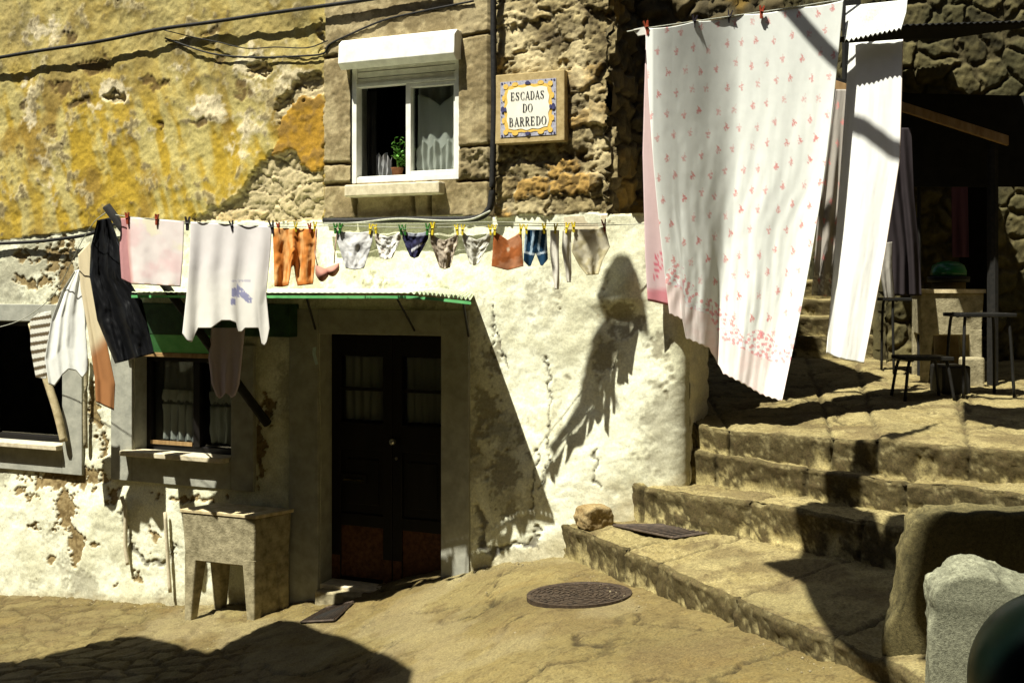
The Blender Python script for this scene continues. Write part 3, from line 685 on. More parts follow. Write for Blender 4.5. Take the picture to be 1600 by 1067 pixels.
step('lower_step', [(.15,8.37),(.285,8.08),(.68,7.27),(.97,6.6),(1.52,5.29),(2.35,3.4)], [(.95,8.5),(1.05,8.2),(1.3,7.9),(1.95,7.1),(2.8,6.2),(3.9,4.8)], .36, .52, .66, .77, [1.35, 1.75, 2.6, 3.4, 4.3], seed=101, rnd=.035)
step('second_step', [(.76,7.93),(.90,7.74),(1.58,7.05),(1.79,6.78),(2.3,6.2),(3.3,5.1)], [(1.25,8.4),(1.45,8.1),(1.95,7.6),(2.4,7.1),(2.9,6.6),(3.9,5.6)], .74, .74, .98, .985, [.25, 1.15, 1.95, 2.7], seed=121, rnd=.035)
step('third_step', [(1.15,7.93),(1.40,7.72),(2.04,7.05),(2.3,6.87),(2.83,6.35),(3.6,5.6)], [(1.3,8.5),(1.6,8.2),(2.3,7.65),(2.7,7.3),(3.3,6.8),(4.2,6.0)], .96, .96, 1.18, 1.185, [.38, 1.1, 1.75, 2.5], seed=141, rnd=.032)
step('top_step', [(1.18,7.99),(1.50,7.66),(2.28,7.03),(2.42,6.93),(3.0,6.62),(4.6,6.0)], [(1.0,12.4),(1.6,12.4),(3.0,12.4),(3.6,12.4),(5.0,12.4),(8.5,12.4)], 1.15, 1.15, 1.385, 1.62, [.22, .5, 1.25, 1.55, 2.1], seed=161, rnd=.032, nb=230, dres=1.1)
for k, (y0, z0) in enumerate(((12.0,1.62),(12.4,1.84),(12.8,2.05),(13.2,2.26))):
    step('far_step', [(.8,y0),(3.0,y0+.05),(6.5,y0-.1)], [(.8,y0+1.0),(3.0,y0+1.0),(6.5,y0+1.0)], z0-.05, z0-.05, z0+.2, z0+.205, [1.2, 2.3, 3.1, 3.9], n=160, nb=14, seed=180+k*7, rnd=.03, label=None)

# loose brick-like stone on the lower step, drain grate, manhole cover
def surf(objname, x, y):
    o = bpy.data.objects[objname]; n = len(o.data.vertices); c = np.empty(n*3); o.data.vertices.foreach_get('co', c); c = c.reshape(-1,3)+WL[o.name]
    d = np.hypot(c[:,0]-x, c[:,1]-y); k = np.argsort(d)[:12]; return float(c[k,2].max())
def rock(name, P, size, mat=M['stone'], seed=0, rnd=.35, amp=.12, rot=0, cols=((.20,.13,.05),(.33,.25,.12)), **k):
    n = 26; V = []; idx = {}
    F_ = []; pts = []
    for ax in range(3):
        for sg in (-1, 1):
            u, v = np.meshgrid(np.linspace(-1,1,n), np.linspace(-1,1,n), indexing='ij')
            g = np.zeros((n, n, 3)); g[..., ax] = sg; g[..., (ax+1)%3] = u*sg; g[..., (ax+2)%3] = v
            pts.append(g.reshape(-1,3)); F_.append(gridf(n, n)+len(F_)*n*n)
    p = np.concatenate(pts); Fq = np.concatenate(F_)
    inner = np.clip(p, -(1-rnd), 1-rnd); d = p-inner; L = np.linalg.norm(d, axis=1, keepdims=True)+1e-9
    p = inner+d/L*np.minimum(L, rnd)*1.0
    q = p*np.array(size)/2
    ns = fbm(q[:,0]*9, q[:,1]*9, q[:,2]*9, seed=seed); n2 = fbm(q[:,0]*35, q[:,1]*35, q[:,2]*35, seed=seed+3)
    q = q*(1+amp*ns[:, None]+amp*.3*n2[:, None])
    c, s_ = math.cos(rot), math.sin(rot); q = np.stack([q[:,0]*c-q[:,1]*s_, q[:,0]*s_+q[:,1]*c, q[:,2]], -1)
    q = q+np.array(P)+np.array([0,0,size[2]/2])
    col = mix(cols[0], cols[1], np.clip(.5+.5*ns+.4*n2, 0, 1))
    o = mk(name, q, Fq, mat, None, col, **k)
    bm = bmesh.new(); bm.from_mesh(o.data); bmesh.ops.remove_doubles(bm, verts=bm.verts, dist=.0006); bmesh.ops.recalc_face_normals(bm, faces=bm.faces); bm.to_mesh(o.data); bm.free()
    for pl in o.data.polygons: pl.use_smooth = True
    return o
lp = ptz(927, 803, .73)
rock('loose_stone', (lp[0]*.985, lp[1]*.985-.0, surf('lower_step', lp[0]*.985, lp[1]*.985)-.02), (.22,.20,.17), seed=7, rnd=.3, amp=.16, rot=.5, label='broken brown stone block lying on the lowest step against the white wall', cat='stone')
def manhole(P, r, tilt):
    root = empty('manhole_cover', tuple(P), 'round rusty iron manhole cover set in the paving below the steps', 'manhole cover')
    m = MB(); m.lathe(P, [(r,-.04),(r,.008),(r-.025,.008),(r-.03,.002),(.001,.002)], 64); m.build('rim', M['iron'], root, False)
    m = MB()
    for k, rr_ in enumerate((.285,.252,.218,.185,.15,.118,.085,.05,.02)):
        ns = max(6, int(rr_*70)); 
        for j in range(ns):
            a0 = 2*math.pi*(j+.12*(k%2))/ns; a1 = a0+2*math.pi/ns*.72; v = []
            ra, rb = rr_-.010, rr_+.010
            for z in (P[2]+.001, P[2]+.007):
                for (r_, a_) in ((ra,a0),(rb,a0),(rb,a1),(ra,a1)): v.append((P[0]+r_*math.cos(a_), P[1]+r_*math.sin(a_), z))
            m.hexa(v)
    m.build('raised_pattern', M['iron'], root)
    root.rotation_euler = tilt; root.scale = (1, .86, 1)
mp_ = ptz(905, 928, .425); mp_[2] = float(zg(np.array(mp_[0]), np.array(mp_[1])))+.003
manhole(mp_, .335, (-.02, -.045, 0))
def grate(name, quad, z, n, label, par_dir=0):
    root = empty(name, (float(np.mean([q[0] for q in quad])), float(np.mean([q[1] for q in quad])), float(np.mean(z))), label, 'drain grate')
    q = [np.array([*p[:2], zq]) for p, zq in zip(quad, z)]; m = MB(); w = np.array([0,0,.012])
    for i in range(4): m.tube([q[i], q[(i+1)%4]], .009, 4)
    m.build('frame', M['iron'], root)
    m = MB()
    for i in range(1, n): t = i/n; m.tube([q[0]+(q[1]-q[0])*t, q[3]+(q[2]-q[3])*t], .0042, 4)
    m.build('bars', M['iron'], root)
    m = MB(); m.add([p-np.array([0,0,.006]) for p in q], [(0,1,2,3)]); m.build('drain_hole', M['dark'], root)
gq = [ptz(958,812,.735)[:2], ptz(1052,838,.715)[:2], ptz(1145,829,.745)[:2], ptz(1032,811,.755)[:2]]
grate('drain_grate', gq, [surf('lower_step', *q)+.008 for q in gq], 12, 'dark slotted drain grate let into the lowest stone step')
gq = [ptz(*p, -.12)[:2] for p in [(470,966),(522,972),(552,950),(510,944)]]
grate('drain_grate', gq, [surf('ground', *q)+.006 for q in gq], 12, 'narrow ribbed iron grate in the paving in front of the doorstep')

# loose grit and chips in the corners of the paving
def grit():
    rg = np.random.RandomState(3); V = []; Fc = []
    def chip(x, y, z, r):
        o = len(V); a0 = rg.rand()*6
        for k in range(4): V.append((x+r*math.cos(a0+k*1.57)*(.7+.5*rg.rand()), y+r*math.sin(a0+k*1.57)*(.7+.5*rg.rand()), z))
        V.append((x, y, z+r*.8)); Fc.extend([(o,o+1,o+4),(o+1,o+2,o+4),(o+2,o+3,o+4),(o+3,o,o+4)])
    for i in range(900):
        t = rg.rand()
        if rg.rand() < .4:
            s_ = wS(60)+(wS(850)-wS(60))*t; p = WP(s_, 0, .08+abs(rg.randn())*.12); x, y = p[0], p[1]
        elif rg.rand() < .5:
            x = .285+(1.6-.285)*t-abs(rg.randn())*.10-.05; y = 8.05+(5.2-8.05)*t-abs(rg.randn())*.05
        else: x = -3.5+5*rg.rand(); y = 5.5+3.5*rg.rand()
        if WN[0]*x+WN[1]*y > WC-.05: continue
        chip(x, y, float(zg(np.array(x), np.array(y)))+.004, .003+.007*rg.rand()**3)
    mk('grit', V, Fc, M['grit'], None, smooth=False, kind='stuff', label='loose pale grit and chips scattered along the joints and foot of the wall', cat='grit')
grit()

# ================================================================== CLOTHES
def lout(px): return float(np.interp(px, [40,100,165,430,660,1050], [.35,.7,1.3,1.22,1.03,.05]))
def lY(px): return wY(px, lout(px))
RED = 0
def sheetmesh(name, Lp, Rp, hem=None, top=None, Yf=lY, nu=40, nv=50, fold=.02, freq=3, col=WHITE, colf=None, seed=0, mat=None, label=None, cat='laundry', group=None, parent=None, tilt=0, thick=.003, jag=0, hp=1.2, cr=.14):
    """cloth between a left and a right outline (picture points, top to bottom); hem/top: [(u, dy)] profiles"""
    u = np.linspace(0,1,nu); v = np.linspace(0,1,nv)
    Lr, _ = resample(Lp, nv); Rr, _ = resample(Rp, nv)
    U, V_ = np.meshgrid(u, v, indexing='ij')
    X = Lr[None,:,0]*(1-U)+Rr[None,:,0]*U; Yp = Lr[None,:,1]*(1-U)+Rr[None,:,1]*U
    if hem: Yp = Yp+np.interp(u, [h[0] for h in hem], [h[1] for h in hem])[:, None]*V_**hp
    if top: Yp = Yp+np.interp(u, [h[0] for h in top], [h[1] for h in top])[:, None]*(1-V_)**1.5
    if jag: Yp = Yp+jag*np.abs(np.sin(U*math.pi*nu/4))*(V_ > .985)
    w = .25+.75*V_
    ph = 1.2*vn(V_*2+seed, U*2, seed=seed)
    fo = fold*w*(np.sin(U*math.pi*2*freq+ph+seed)*.6+.8*vn(U*freq*2.2, V_*1.3+.3*U, seed=seed+3))+fold*cr*fbm(U*5, V_*4, seed=seed+5)
    Yd = np.vectorize(Yf)(X)+fo+tilt*V_
    P = np.dstack([(X-CX)/F*Yd, Yd, ZC+(CY-Yp)/F*Yd])
    c = np.zeros(P.shape)+np.array(col)
    if colf is not None: c = colf(U, V_, X, Yp, c)
    return mk(name, P.reshape(-1,3), gridf(nu, nv), mat or M['cloth'], parent, c.reshape(-1,3), label=label, cat=cat, group=group, solid=thick)

# clothes lines
def line(pts, r, label, name='clothes_line', mat=None, cat='clothes line', n=6, group=None):
    m = MB(); m.tube(curve_pts(pts, n), r, 6); return m.build(name, mat or M['rope'], None, True, label=label, cat=cat, group=group)
line([pt(x, y, lY(x)) for x, y in ((168,332),(195,338),(290,346),(430,354),(530,353),(650,356),(770,353),(860,353),(950,352),(1050,348))], .0032, 'thin pale clothes line carrying the row of underwear along the white wall')
line([pt(x, y, wY(x, lout(x)-.08)) for x, y in ((430,350),(530,348),(650,351),(770,347),(860,350),(960,349))], .0028, 'second thin cord running just above and behind the laundry line')
line([pt(x, y, lY(x)) for x, y in ((168,330),(145,350),(120,392),(88,455),(55,486),(20,505),(-40,520))], .0035, 'drooping clothes line from the pole end down to the left window')
line([pt(x, y, Y) for x, y, Y in ((980,50,7.56),(1008,45,7.58),(1085,34,7.80),(1163,23,8.05),(1240,12,8.14),(1320,0,8.28),(1420,-6,8.36),(1650,-16,8.4))], .005, 'upper clothes line holding the two big bed sheets')
# prop pole
m = MB(); p0 = wp(418, 662, .03); p1 = pt(166, 322, wY(166, 1.34)); p1b = p1
m.tube([p0, p0+(p1-p0)*.5, p1], [.038,.034,.032], 12)
m.build('prop_pole', M['black'], None, True, label='black wooden pole jutting out from the wall to carry the laundry line', cat='pole')
m = MB(); m.tube([pt(196,340,lY(196)), pt(178,356,lY(178)), pt(166,322,wY(166,1.34))], .003, 5)

# laundry on the long line
LG = 'laundry pegged to the long line'
def towelc(U, V, X, Y, c):
    n = fbm(X/30, Y/30, seed=5); c = mix((.78,.70,.66), (.76,.58,.56), sm(-.2,.6,n)); c = mix(c, (.80,.74,.56), sm(.1,.6,fbm(X/22, Y/28, seed=8)))
    c = mix(c, (.62,.28,.24), .8*sm(.08,.0,U)); return mix(c, (.62,.33,.12), .8*sm(.965,.99,V)*sm(-.3,.3,np.sin(X/3)))
sheetmesh('pillowcase', [(198,339),(200,390),(205,444)], [(288,346),(286,400),(282,448)], fold=.012, freq=2, colf=towelc, seed=2, label='pinkish white pillowcase pegged first from the pole', cat='pillowcase', group=LG)
sheetmesh('pink_cloth', [(189,341),(187,390),(190,436)], [(206,341),(203,390),(206,444)], Yf=lambda p: lY(p)+.05, nu=10, fold=.01, freq=1, col=(.52,.26,.26), seed=4, label='narrow dusky pink cloth hanging behind the pillowcase edge', cat='cloth', group=LG)
def teec(U, V, X, Y, c):
    c = mix((.70,.66,.64), (.78,.75,.68), sm(400,470,Y))
    pr = ((X > 362)&(X < 374)&(Y > 450)&(Y < 464)) | ((X > 361)&(X < 368)&(Y > 466)&(Y < 476)) | ((np.abs(Y-(452+(X-372)*.95)) < 7)&(X >= 370)&(X < 394)&(Y<474))
    pr = pr & (vn(X/2.5, Y/2.5, seed=2) > -.75)
    c = np.where(pr[...,None], (.28,.28,.42), c); ln = (np.abs(Y-439) < 1.3)&(X > 362)&(X < 392); c = np.where(ln[...,None], (.5,.48,.52), c)
    return c
sheetmesh('t_shirt', [(298,347),(296,400),(291,460),(285,513)], [(425,354),(422,400),(416,460),(421,513)], hem=[(0,8),(.06,20),(.11,22),(.15,8),(.18,0),(.33,0),(.45,-12),(.55,-12),(.62,-8),(.64,6),(.68,6),(.72,0),(.88,0),(.91,24),(.94,28),(.97,22),(1,0)], nu=90, nv=80, fold=.03, freq=3.5, cr=.05, colf=teec, seed=11,
    label='white t-shirt hung upside down with a faded blue print on the chest', cat='t-shirt', group=LG)
def orc(U, V, X, Y, c):
    n = fbm(X/7, Y/16, seed=3); c = mix((.62,.22,.045), (.80,.42,.15), sm(-.2,.5,fbm(X/5, Y/30, seed=3))); return mix(c, (.50,.16,.03), sm(.9,.97,V))
sheetmesh('orange_trousers', [(426,356),(428,400),(429,443)], [(496,358),(493,400),(489,441)], hem=[(0,5),(.2,6),(.36,4),(.44,-24),(.5,-28),(.55,-6),(.6,5),(1,3)], nu=60, nv=46, fold=.03, freq=3, cr=.3, colf=orc, seed=21, label='crumpled orange trousers hung between white t-shirt and pink bra', cat='trousers', group=LG)
def bra():
    root = empty('bra', tuple(pt(510, 430, lY(510))), 'small dusky pink bra hanging low beside the orange trousers', 'bra', LG)
    Yb = lY(510)
    for (x0, x1, y0, y1) in ((493,513,408,440),(509,530,405,432)):
        u, v = np.meshgrid(np.linspace(0,1,14), np.linspace(0,1,14), indexing='ij'); X = x0+(x1-x0)*u; top = y0+(8 if x0 < 500 else 8)*(1-u if x0 > 500 else u)+6
        Yp = top+(y1-top)*v*(.45+.55*np.sin(math.pi*np.clip(u*.9+.05,0,1))); D = Yb-.04*np.sin(math.pi*u)*np.sin(math.pi*v)
        mk('cup', np.dstack([(X-CX)/F*D, D, ZC+(CY-Yp)/F*D]).reshape(-1,3), gridf(14,14), M['cloth'], root, np.zeros((196,3))+np.array([.50,.24,.18]), solid=.003)
    m = MB(); m.tube([pt(494,357,Yb), pt(492,395,Yb), pt(496,415,Yb)], .004, 6); m.tube([pt(527,356,Yb), pt(524,385,Yb), pt(522,412,Yb)], .004, 6); m.build('strap', mat_cloth('pink_strap', (.6,.4,.33)), root, True)
bra()
def briefs(name, x0, x1, y0, bx0, bx1, y1, col, label, col2=None, scoop=5, seed=0, wing=0, nu=44, nv=40, fold=.012, mid=.3, colf=None):
    cf = colf
    if cf is None:
        def cf(U, V, X, Y, c):
            n = fbm(X/8, Y/8, seed=seed); c = mix(col, col2 or tuple(.72*np.array(col)), sm(-.1,.6,n+.5*(np.abs(U-.5)*2-.6))); return mix(c, tuple(np.array(col)*.8), sm(.07,.03,V))
    ym = y0+(y1-y0)*mid
    return sheetmesh(name, [(x0,y0),(x0+1-wing,ym),(bx0,y1)], [(x1,y0),(x1-1+wing,ym),(bx1,y1)], top=[(0,0),(.2,scoop*.6),(.5,scoop),(.8,scoop*.6),(1,0)], hem=[(0,-2),(.5,1),(1,-2)], nu=nu, nv=nv, fold=fold, freq=1.6, colf=cf, seed=seed, label=label, cat='underwear', group=LG, cr=.7)
briefs('briefs', 526, 583, 360, 540, 569, 421, (.70,.69,.67), 'large pale grey-white briefs, first underwear after the pink bra', seed=31, scoop=4)
briefs('briefs', 585, 627, 361, 594, 613, 405, (.78,.77,.70), 'short white gathered briefs just left of the navy pair', col2=(.55,.48,.40), scoop=9, seed=33, fold=.016)
def navyc(U, V, X, Y, c):
    c = mix((.035,.035,.085), (.015,.014,.03), sm(-.2,.4,fbm(X/6,Y/6,seed=9))); c = mix(c, (.5,.52,.58), sm(.14,.10,V)*.7)
    return mix(c, (.72,.72,.75), .9*sm(.09,.03,np.abs(V-.62+.5*(U-.5)))*(np.abs(U-.55)<.28))
briefs('briefs', 628, 670, 361, 641, 654, 403, None, 'small navy blue briefs with a white waistband', scoop=4, seed=35, colf=navyc)
briefs('briefs', 672, 716, 362, 687, 703, 420, (.58,.49,.38), 'beige satin briefs right of the navy pair', col2=(.36,.29,.21), scoop=14, seed=37, fold=.016)
briefs('briefs', 722, 767, 361, 734, 748, 414, (.73,.71,.60), 'thin off-white briefs between the beige pair and the rust top', scoop=14, seed=39)
def rust(U, V, X, Y, c):
    n = fbm(X/12, Y/14, seed=19); c = mix((.48,.15,.045), (.58,.26,.13), sm(-.3,.4,n)); return mix(c, (.78,.62,.42), .85*sm(.62,.8,blob(X,Y,794,392,9,12)+.3*n))
sheetmesh('camisole', [(771,361),(770,390),(768,415)], [(815,361),(816,390),(818,416)], top=[(0,0),(.2,5),(.5,14),(.8,7),(1,0)], hem=[(0,1),(.5,7),(1,0)], nu=50, nv=44, fold=.012, freq=1.5, colf=rust, seed=41, label='rust red top with scooped neck and a pale patch', cat='top', group=LG)
def bluec(U, V, X, Y, c):
    c = np.zeros(U.shape+(3,))+np.array((.018,.06,.12)); st = (np.abs(np.sin(X/3.4+Y/26)) > .86)&(V < .7); c = np.where(st[...,None], (.45,.6,.72), c); hm = np.abs(Y-(398-.25*np.abs(X-836))) < 1.6
    return np.where(hm[...,None], (.6,.7,.78), c)
sheetmesh('shorts', [(821,359),(819,385),(818,405)], [(854,359),(855,385),(856,403)], hem=[(0,2),(.22,12),(.3,11),(.5,-9),(.7,11),(.78,12),(1,2)], nu=48, nv=44, fold=.010, freq=2, colf=bluec, seed=43, label='dark blue shorts with light stripes and pale hem', cat='shorts', group=LG)
def sock(x, y0, y1, label, seed, w=7):
    sheetmesh('stocking', [(x-w,y0),(x-w-1,y0+30),(x-2,y1-14),(x+0,y1)], [(x+w,y0),(x+w-1,y0+30),(x+w,y1-14),(x+w-1,y1)], nu=16, nv=50, fold=.02, freq=1, col=(.74,.70,.60), seed=seed, label=label, cat='stocking', group=LG)
sock(867, 360, 452, 'long limp off-white stocking right of the blue shorts', 51)
sock(886, 360, 441, 'shorter white stocking left of the cream briefs', 52)
def creamc(U, V, X, Y, c):
    c = mix((.74,.68,.50), (.60,.53,.32), sm(0,.5,fbm(X/9,Y/9,seed=61))); return mix(c, (.66,.58,.33), .8*sm(.25,.45,np.abs(U-.5))*sm(.4,.55,V))
sheetmesh('briefs', [(898,358),(893,392),(905,415),(917,430)], [(945,354),(953,386),(941,408),(935,429)], top=[(0,0),(.5,4),(1,0)], nu=44, nv=44, fold=.018, freq=1.7, colf=creamc, seed=63, label='large cream full briefs at the right end of the line', cat='underwear', group=LG)
# garments at the left end
def blackc(U, V, X, Y, c): return np.zeros(U.shape+(3,))+np.array((.006,.0062,.007))
mb_ = mat_cloth('black_satin', (.006,.0062,.007), .0); mb_.node_tree.nodes['Principled BSDF'].inputs['Roughness'].default_value = .42; mb_.node_tree.nodes['Principled BSDF'].inputs['Specular IOR Level'].default_value = .15
sheetmesh('black_jacket', [(152,344),(142,385),(140,430),(152,500),(180,568)], [(172,340),(188,385),(197,432),(222,470),(241,552)], nu=60, nv=100, fold=.05, freq=2.6, cr=.5, Yf=lambda p: wY(p, 1.0), mat=mb_, seed=71, label='long black garment hanging by its tip beside the pole end', cat='jacket')
def crm(U, V, X, Y, c): return mix((.66,.56,.36), (.36,.16,.06), sm(.6,.72,V+.1*U))
sheetmesh('trousers', [(122,398),(126,450),(138,520),(148,590),(150,628)], [(140,378),(152,450),(166,530),(180,600),(178,641)], nu=30, nv=80, fold=.02, freq=1.6, Yf=lambda p: wY(p, .78), colf=crm, seed=73, label='cream trouser leg turning brown at the bottom, left of the black garment', cat='trousers')
sheetmesh('white_shirt', [(116,424),(98,452),(80,500),(70,560),(76,600)], [(130,418),(131,460),(134,520),(138,572),(138,582)], hem=[(0,0),(.15,6),(.35,-8),(.5,-14),(.7,-8),(.85,6),(1,-4)], nu=50, nv=70, fold=.028, freq=3, Yf=lambda p: wY(p, .66), col=(.78,.78,.72), seed=75, label='crumpled white shirt hanging at the far left in front of the window', cat='shirt')
def strp(U, V, X, Y, c): s = (np.sin(Y/2.05+U*2.4) > -.15); return np.where(s[...,None], (.72,.70,.60), (.12,.09,.05))
sheetmesh('striped_scarf', [(62,488),(47,500),(48,545),(56,590)], [(80,486),(80,520),(78,560),(72,592)], nu=24, nv=90, fold=.015, freq=1, Yf=lambda p: wY(p, .6), colf=strp, seed=77, label='narrow white scarf with dark chevron stripes at the left edge', cat='scarf')
sheetmesh('lavender_shirt', [(330,512),(326,560),(331,600),(338,618)], [(383,512),(378,560),(374,600),(368,617)], hem=[(0,0),(.2,5),(.5,-4),(.8,4),(1,0)], nu=50, nv=50, fold=.03, freq=2.5, Yf=lambda p: wY(p, .55), col=(.62,.52,.60), seed=79, label='thin lavender shirt hanging in shade under the awning', cat='shirt')
sheetmesh('rag', [(489,543),(488,552),(493,570)], [(494,542),(493,552),(497,569)], nu=8, nv=14, fold=.006, freq=1, Yf=lambda p: wY(p, .3), col=(.5,.62,.58), seed=80, label='tiny pale rag hanging by the door surround', cat='rag')
m = MB(); m.tube(curve_pts([wp(50,505,.12), wp(66,570,.14), wp(88,640,.12), wp(100,690,.1)]), .035, 8)
m.build('bent_branch', M['sinktop'], None, True, label='pale crooked wooden stick leaning across the left window', cat='stick')

# ---------- big bed sheets
def flowers(X, Y, c, sx=27, sy=33, k=.82, x0=0):
    """little rose sprigs printed in a staggered lattice"""
    row = np.floor(Y/sy); cx = (np.floor((X+x0)/sx-.5*(row%2))+.5*(row%2)+.5)*sx-x0; cy = (row+.5)*sy
    hx = _h(np.round(cx*7), row, row*0, 3); hy = _h(np.round(cx*7), row, row*0+1, 3); hk = _h(np.round(cx*7), row, row*0+2, 3)
    dx = X-cx-(hx-.5)*9; dy = Y-cy-(hy-.5)*10
    d = np.hypot(dx, dy*.85); petal = (d < 3.3+1.2*np.cos(3*np.arctan2(dy, dx)+hk*6))&(vn(X*.9, Y*.9, seed=4) > -.35)
    stem = (np.abs(dx-(hk-.5)*dy*.9) < .8)&(dy > -8)&(dy < 6)
    leafm = (np.abs(dx-3+hk*6) < 1.5)&(np.abs(dy-4.5) < 1.4)
    st = .5+.5*hk
    c = mix(c, (.74,.20,.19), petal*.85*st); c = mix(c, (.66,.30,.26), stem*.55*st); return mix(c, (.68,.25,.25), leafm*.7*st)
def sheetY(p): return float(np.interp(p, [1000,1020,1050,1320], [7.56,7.55,7.60,7.95]))
def hemy(X): return np.interp(X, [1004,1020,1042,1066,1072,1108,1130,1160,1190,1222], [470,478,490,500,530,545,585,600,618,628])
def bigc(U, V, X, Y, c):
    c = np.zeros(U.shape+(3,))+np.array((.86,.88,.82))
    a = X-1000; b = Y-.12*(1310-X)
    hb = hemy(X)-Y                                   # distance above the hem, picture px
    c = flowers(a*1.02, b, c)
    bd = np.interp(X, [1004,1080,1230],[42,52,62])
    c = np.where((hb < bd)[...,None], mix((.86,.72,.67), (.87,.78,.73), sm(-.3,.4,fbm(X/20,Y/20,seed=6))), mix(c, (.84,.86,.84), .8*sm(bd+20,bd,hb)))
    # garland of roses above the border
    g = hb-bd; hump = 16+26*np.abs(np.sin((X-1040)/38.0*math.pi/1.6))
    inside = (g > -2)&(g < hump)
    fx, fy, idd = worley(X/7.2, Y/7.2, 12); rose = (fx < .36)&(idd > .25)&inside; ring = (fx < .17)
    c = mix(c, (.76,.22,.22), rose*.78); c = mix(c, (.86,.55,.52), (rose&ring)*.6)
    lf = (np.abs(vn(X/3, Y/5, seed=18)) < .1)&inside; return mix(c, (.60,.24,.32), lf*.55)
hem_u = [(0,0)]
def bigsheet():
    nu, nv = 230, 380
    u = np.linspace(0,1,nu); v = np.linspace(0,1,nv); U, V_ = np.meshgrid(u, v, indexing='ij')
    topx = 1008+U*(1318-1008); topy = 45-44*U+3*np.abs(np.sin(U*math.pi*4))
    botx = 1046+U*(1222-1046); boty = hemy(botx)-2.2*np.abs(np.sin(botx*math.pi/9.5))
    w = V_
    X = topx*(1-w)+botx*w+ (-5*np.sin(math.pi*w)*(1-U)) ; Yp = topy*(1-w)+boty*w
    X = X+ 22*np.sin(math.pi*np.clip(w,0,1))*U*.55
    fo = .028*np.sin(U*math.pi*2*1.3+.8)*w+.012*w*np.sin(U*15+2*w)+.004*np.sin(U*41+5*w)*w+.005*fbm(U*7, w*5, seed=91)*(.3+w)
    fo = fo*sm(0,.12,U)+.30*sm(.05,.5,U)-(.05+.40*U)*w
    fo = fo - .03*blob(U, w, .3, 1.0, .07, .35)+.035*blob(U, w, .42, 1.0, .05, .3)
    fo = fo+.0018*np.sin(U*70+9*vn(w*5, U*2, seed=92))*w
    D = np.interp(X, [1000,1020,1050,1320], [7.56,7.55,7.60,7.95])+fo
    P = np.dstack([(X-CX)/F*D, D, ZC+(CY-Yp)/F*D])
    return mk('bed_sheet', P.reshape(-1,3), gridf(nu, nv), M['cloth'], None, bigc(U, V_, X, Yp, None).reshape(-1,3), solid=.003,
       label='big white bed sheet printed with small red roses and a pink scalloped hem', cat='bed sheet', group='bed sheets on the upper line')
bigsheet()
def backc(U, V, X, Y, c):
    c = mix((.72,.55,.53), (.66,.50,.50), V); c = mix(c, (.60,.24,.27), 1.0*sm(448,456,Y)); 
    fx, fy, idd = worley(X/6, Y/6, 22); return mix(c, (.62,.10,.16), .9*((fx < .4)&(Y > 395)&(Y < 436)&(np.abs(X-1028)<7)))
sheetmesh('sheet_fold', [(1009,60),(1004,240),(1008,400),(1012,470)], [(1040,60),(1046,240),(1054,400),(1058,480)], nu=24, nv=90, fold=.008, freq=1, Yf=lambda p: 7.63, tilt=-.02, colf=backc, seed=93, label='folded back left edge of the rose sheet with a deep pink hem', cat='bed sheet', group='bed sheets on the upper line')
def plainc(U, V, X, Y, c):
    c = np.zeros(U.shape+(3,))+np.array((.87,.87,.83)); c = mix(c, (.80,.55,.38), .8*sm(.985,.995,U)); return c
sheetmesh('plain_sheet', [(1327,68),(1318,200),(1305,380),(1297,480),(1291,552)], [(1411,62),(1409,150),(1406,250),(1382,400),(1350,566)], hem=[(0,0),(.5,4),(1,2)], nu=60, nv=150, fold=.03, freq=1.2, Yf=lambda p: 8.42, tilt=-.40, colf=plainc, seed=95, label='plain white sheet folded long and narrow, right of the rose sheet', cat='bed sheet', group='bed sheets on the upper line')
def lacec(U, V, X, Y, c):
    fx, fy, idd = worley(X/5, Y/5, 32); return mix((.86,.87,.82), (.66,.66,.6), .6*((fx < .25)))
sheetmesh('pillow_cover', [(1322,10),(1321,40),(1319,66)], [(1418,0),(1416,20),(1408,46)], hem=[(i/24, -6*(i%2)+2) for i in range(25)], hp=16, nu=97, nv=40, fold=.012, freq=1.3, Yf=lambda p: 8.32, tilt=-.06, colf=lacec, seed=97, label='white embroidered pillow cover with a zigzag lace edge at the top of the narrow sheet', cat='pillow cover', group='bed sheets on the upper line')
def greyflow(U, V, X, Y, c):
    c = np.zeros(U.shape+(3,))+np.array((.34,.31,.27)); c = flowers(X*1.3, Y*1.1, c); return mix(c, (.72,.70,.62), .8*((vn(X/2.5,Y/3,seed=5) > .1)&(Y > 425)))
sheetmesh('patterned_sheet', [(1306,140),(1292,240),(1278,340),(1268,462)], [(1345,140),(1340,240),(1338,340),(1332,464)], nu=40, nv=120, fold=.03, freq=4, Yf=lambda p: 8.7, colf=greyflow, seed=99, label='grey rose-print cloth hanging behind, between the two white sheets', cat='bed sheet')
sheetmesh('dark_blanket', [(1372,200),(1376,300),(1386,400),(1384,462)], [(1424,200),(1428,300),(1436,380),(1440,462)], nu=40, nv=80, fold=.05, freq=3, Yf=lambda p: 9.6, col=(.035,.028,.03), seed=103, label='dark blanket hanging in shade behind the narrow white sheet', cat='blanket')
sheetmesh('dark_blanket', [(1096,70),(1098,300),(1100,520)], [(1250,60),(1250,300),(1246,545)], nu=40, nv=80, fold=.05, freq=3, Yf=lambda p: 9.0, col=(.03,.025,.03), seed=106, label='wide dark blanket added unseen behind the rose sheet to shade the landing', cat='blanket')  # hidden cloth added only to throw shade on the landing
sheetmesh('lace_cloth', [(1376,380),(1374,420),(1382,466)], [(1394,378),(1394,420),(1398,466)], nu=16, nv=60, fold=.03, freq=1.6, Yf=lambda p: 9.3, col=(.30,.28,.24), seed=104, label='narrow grey-white frilled cloth beside the dark blanket', cat='cloth')
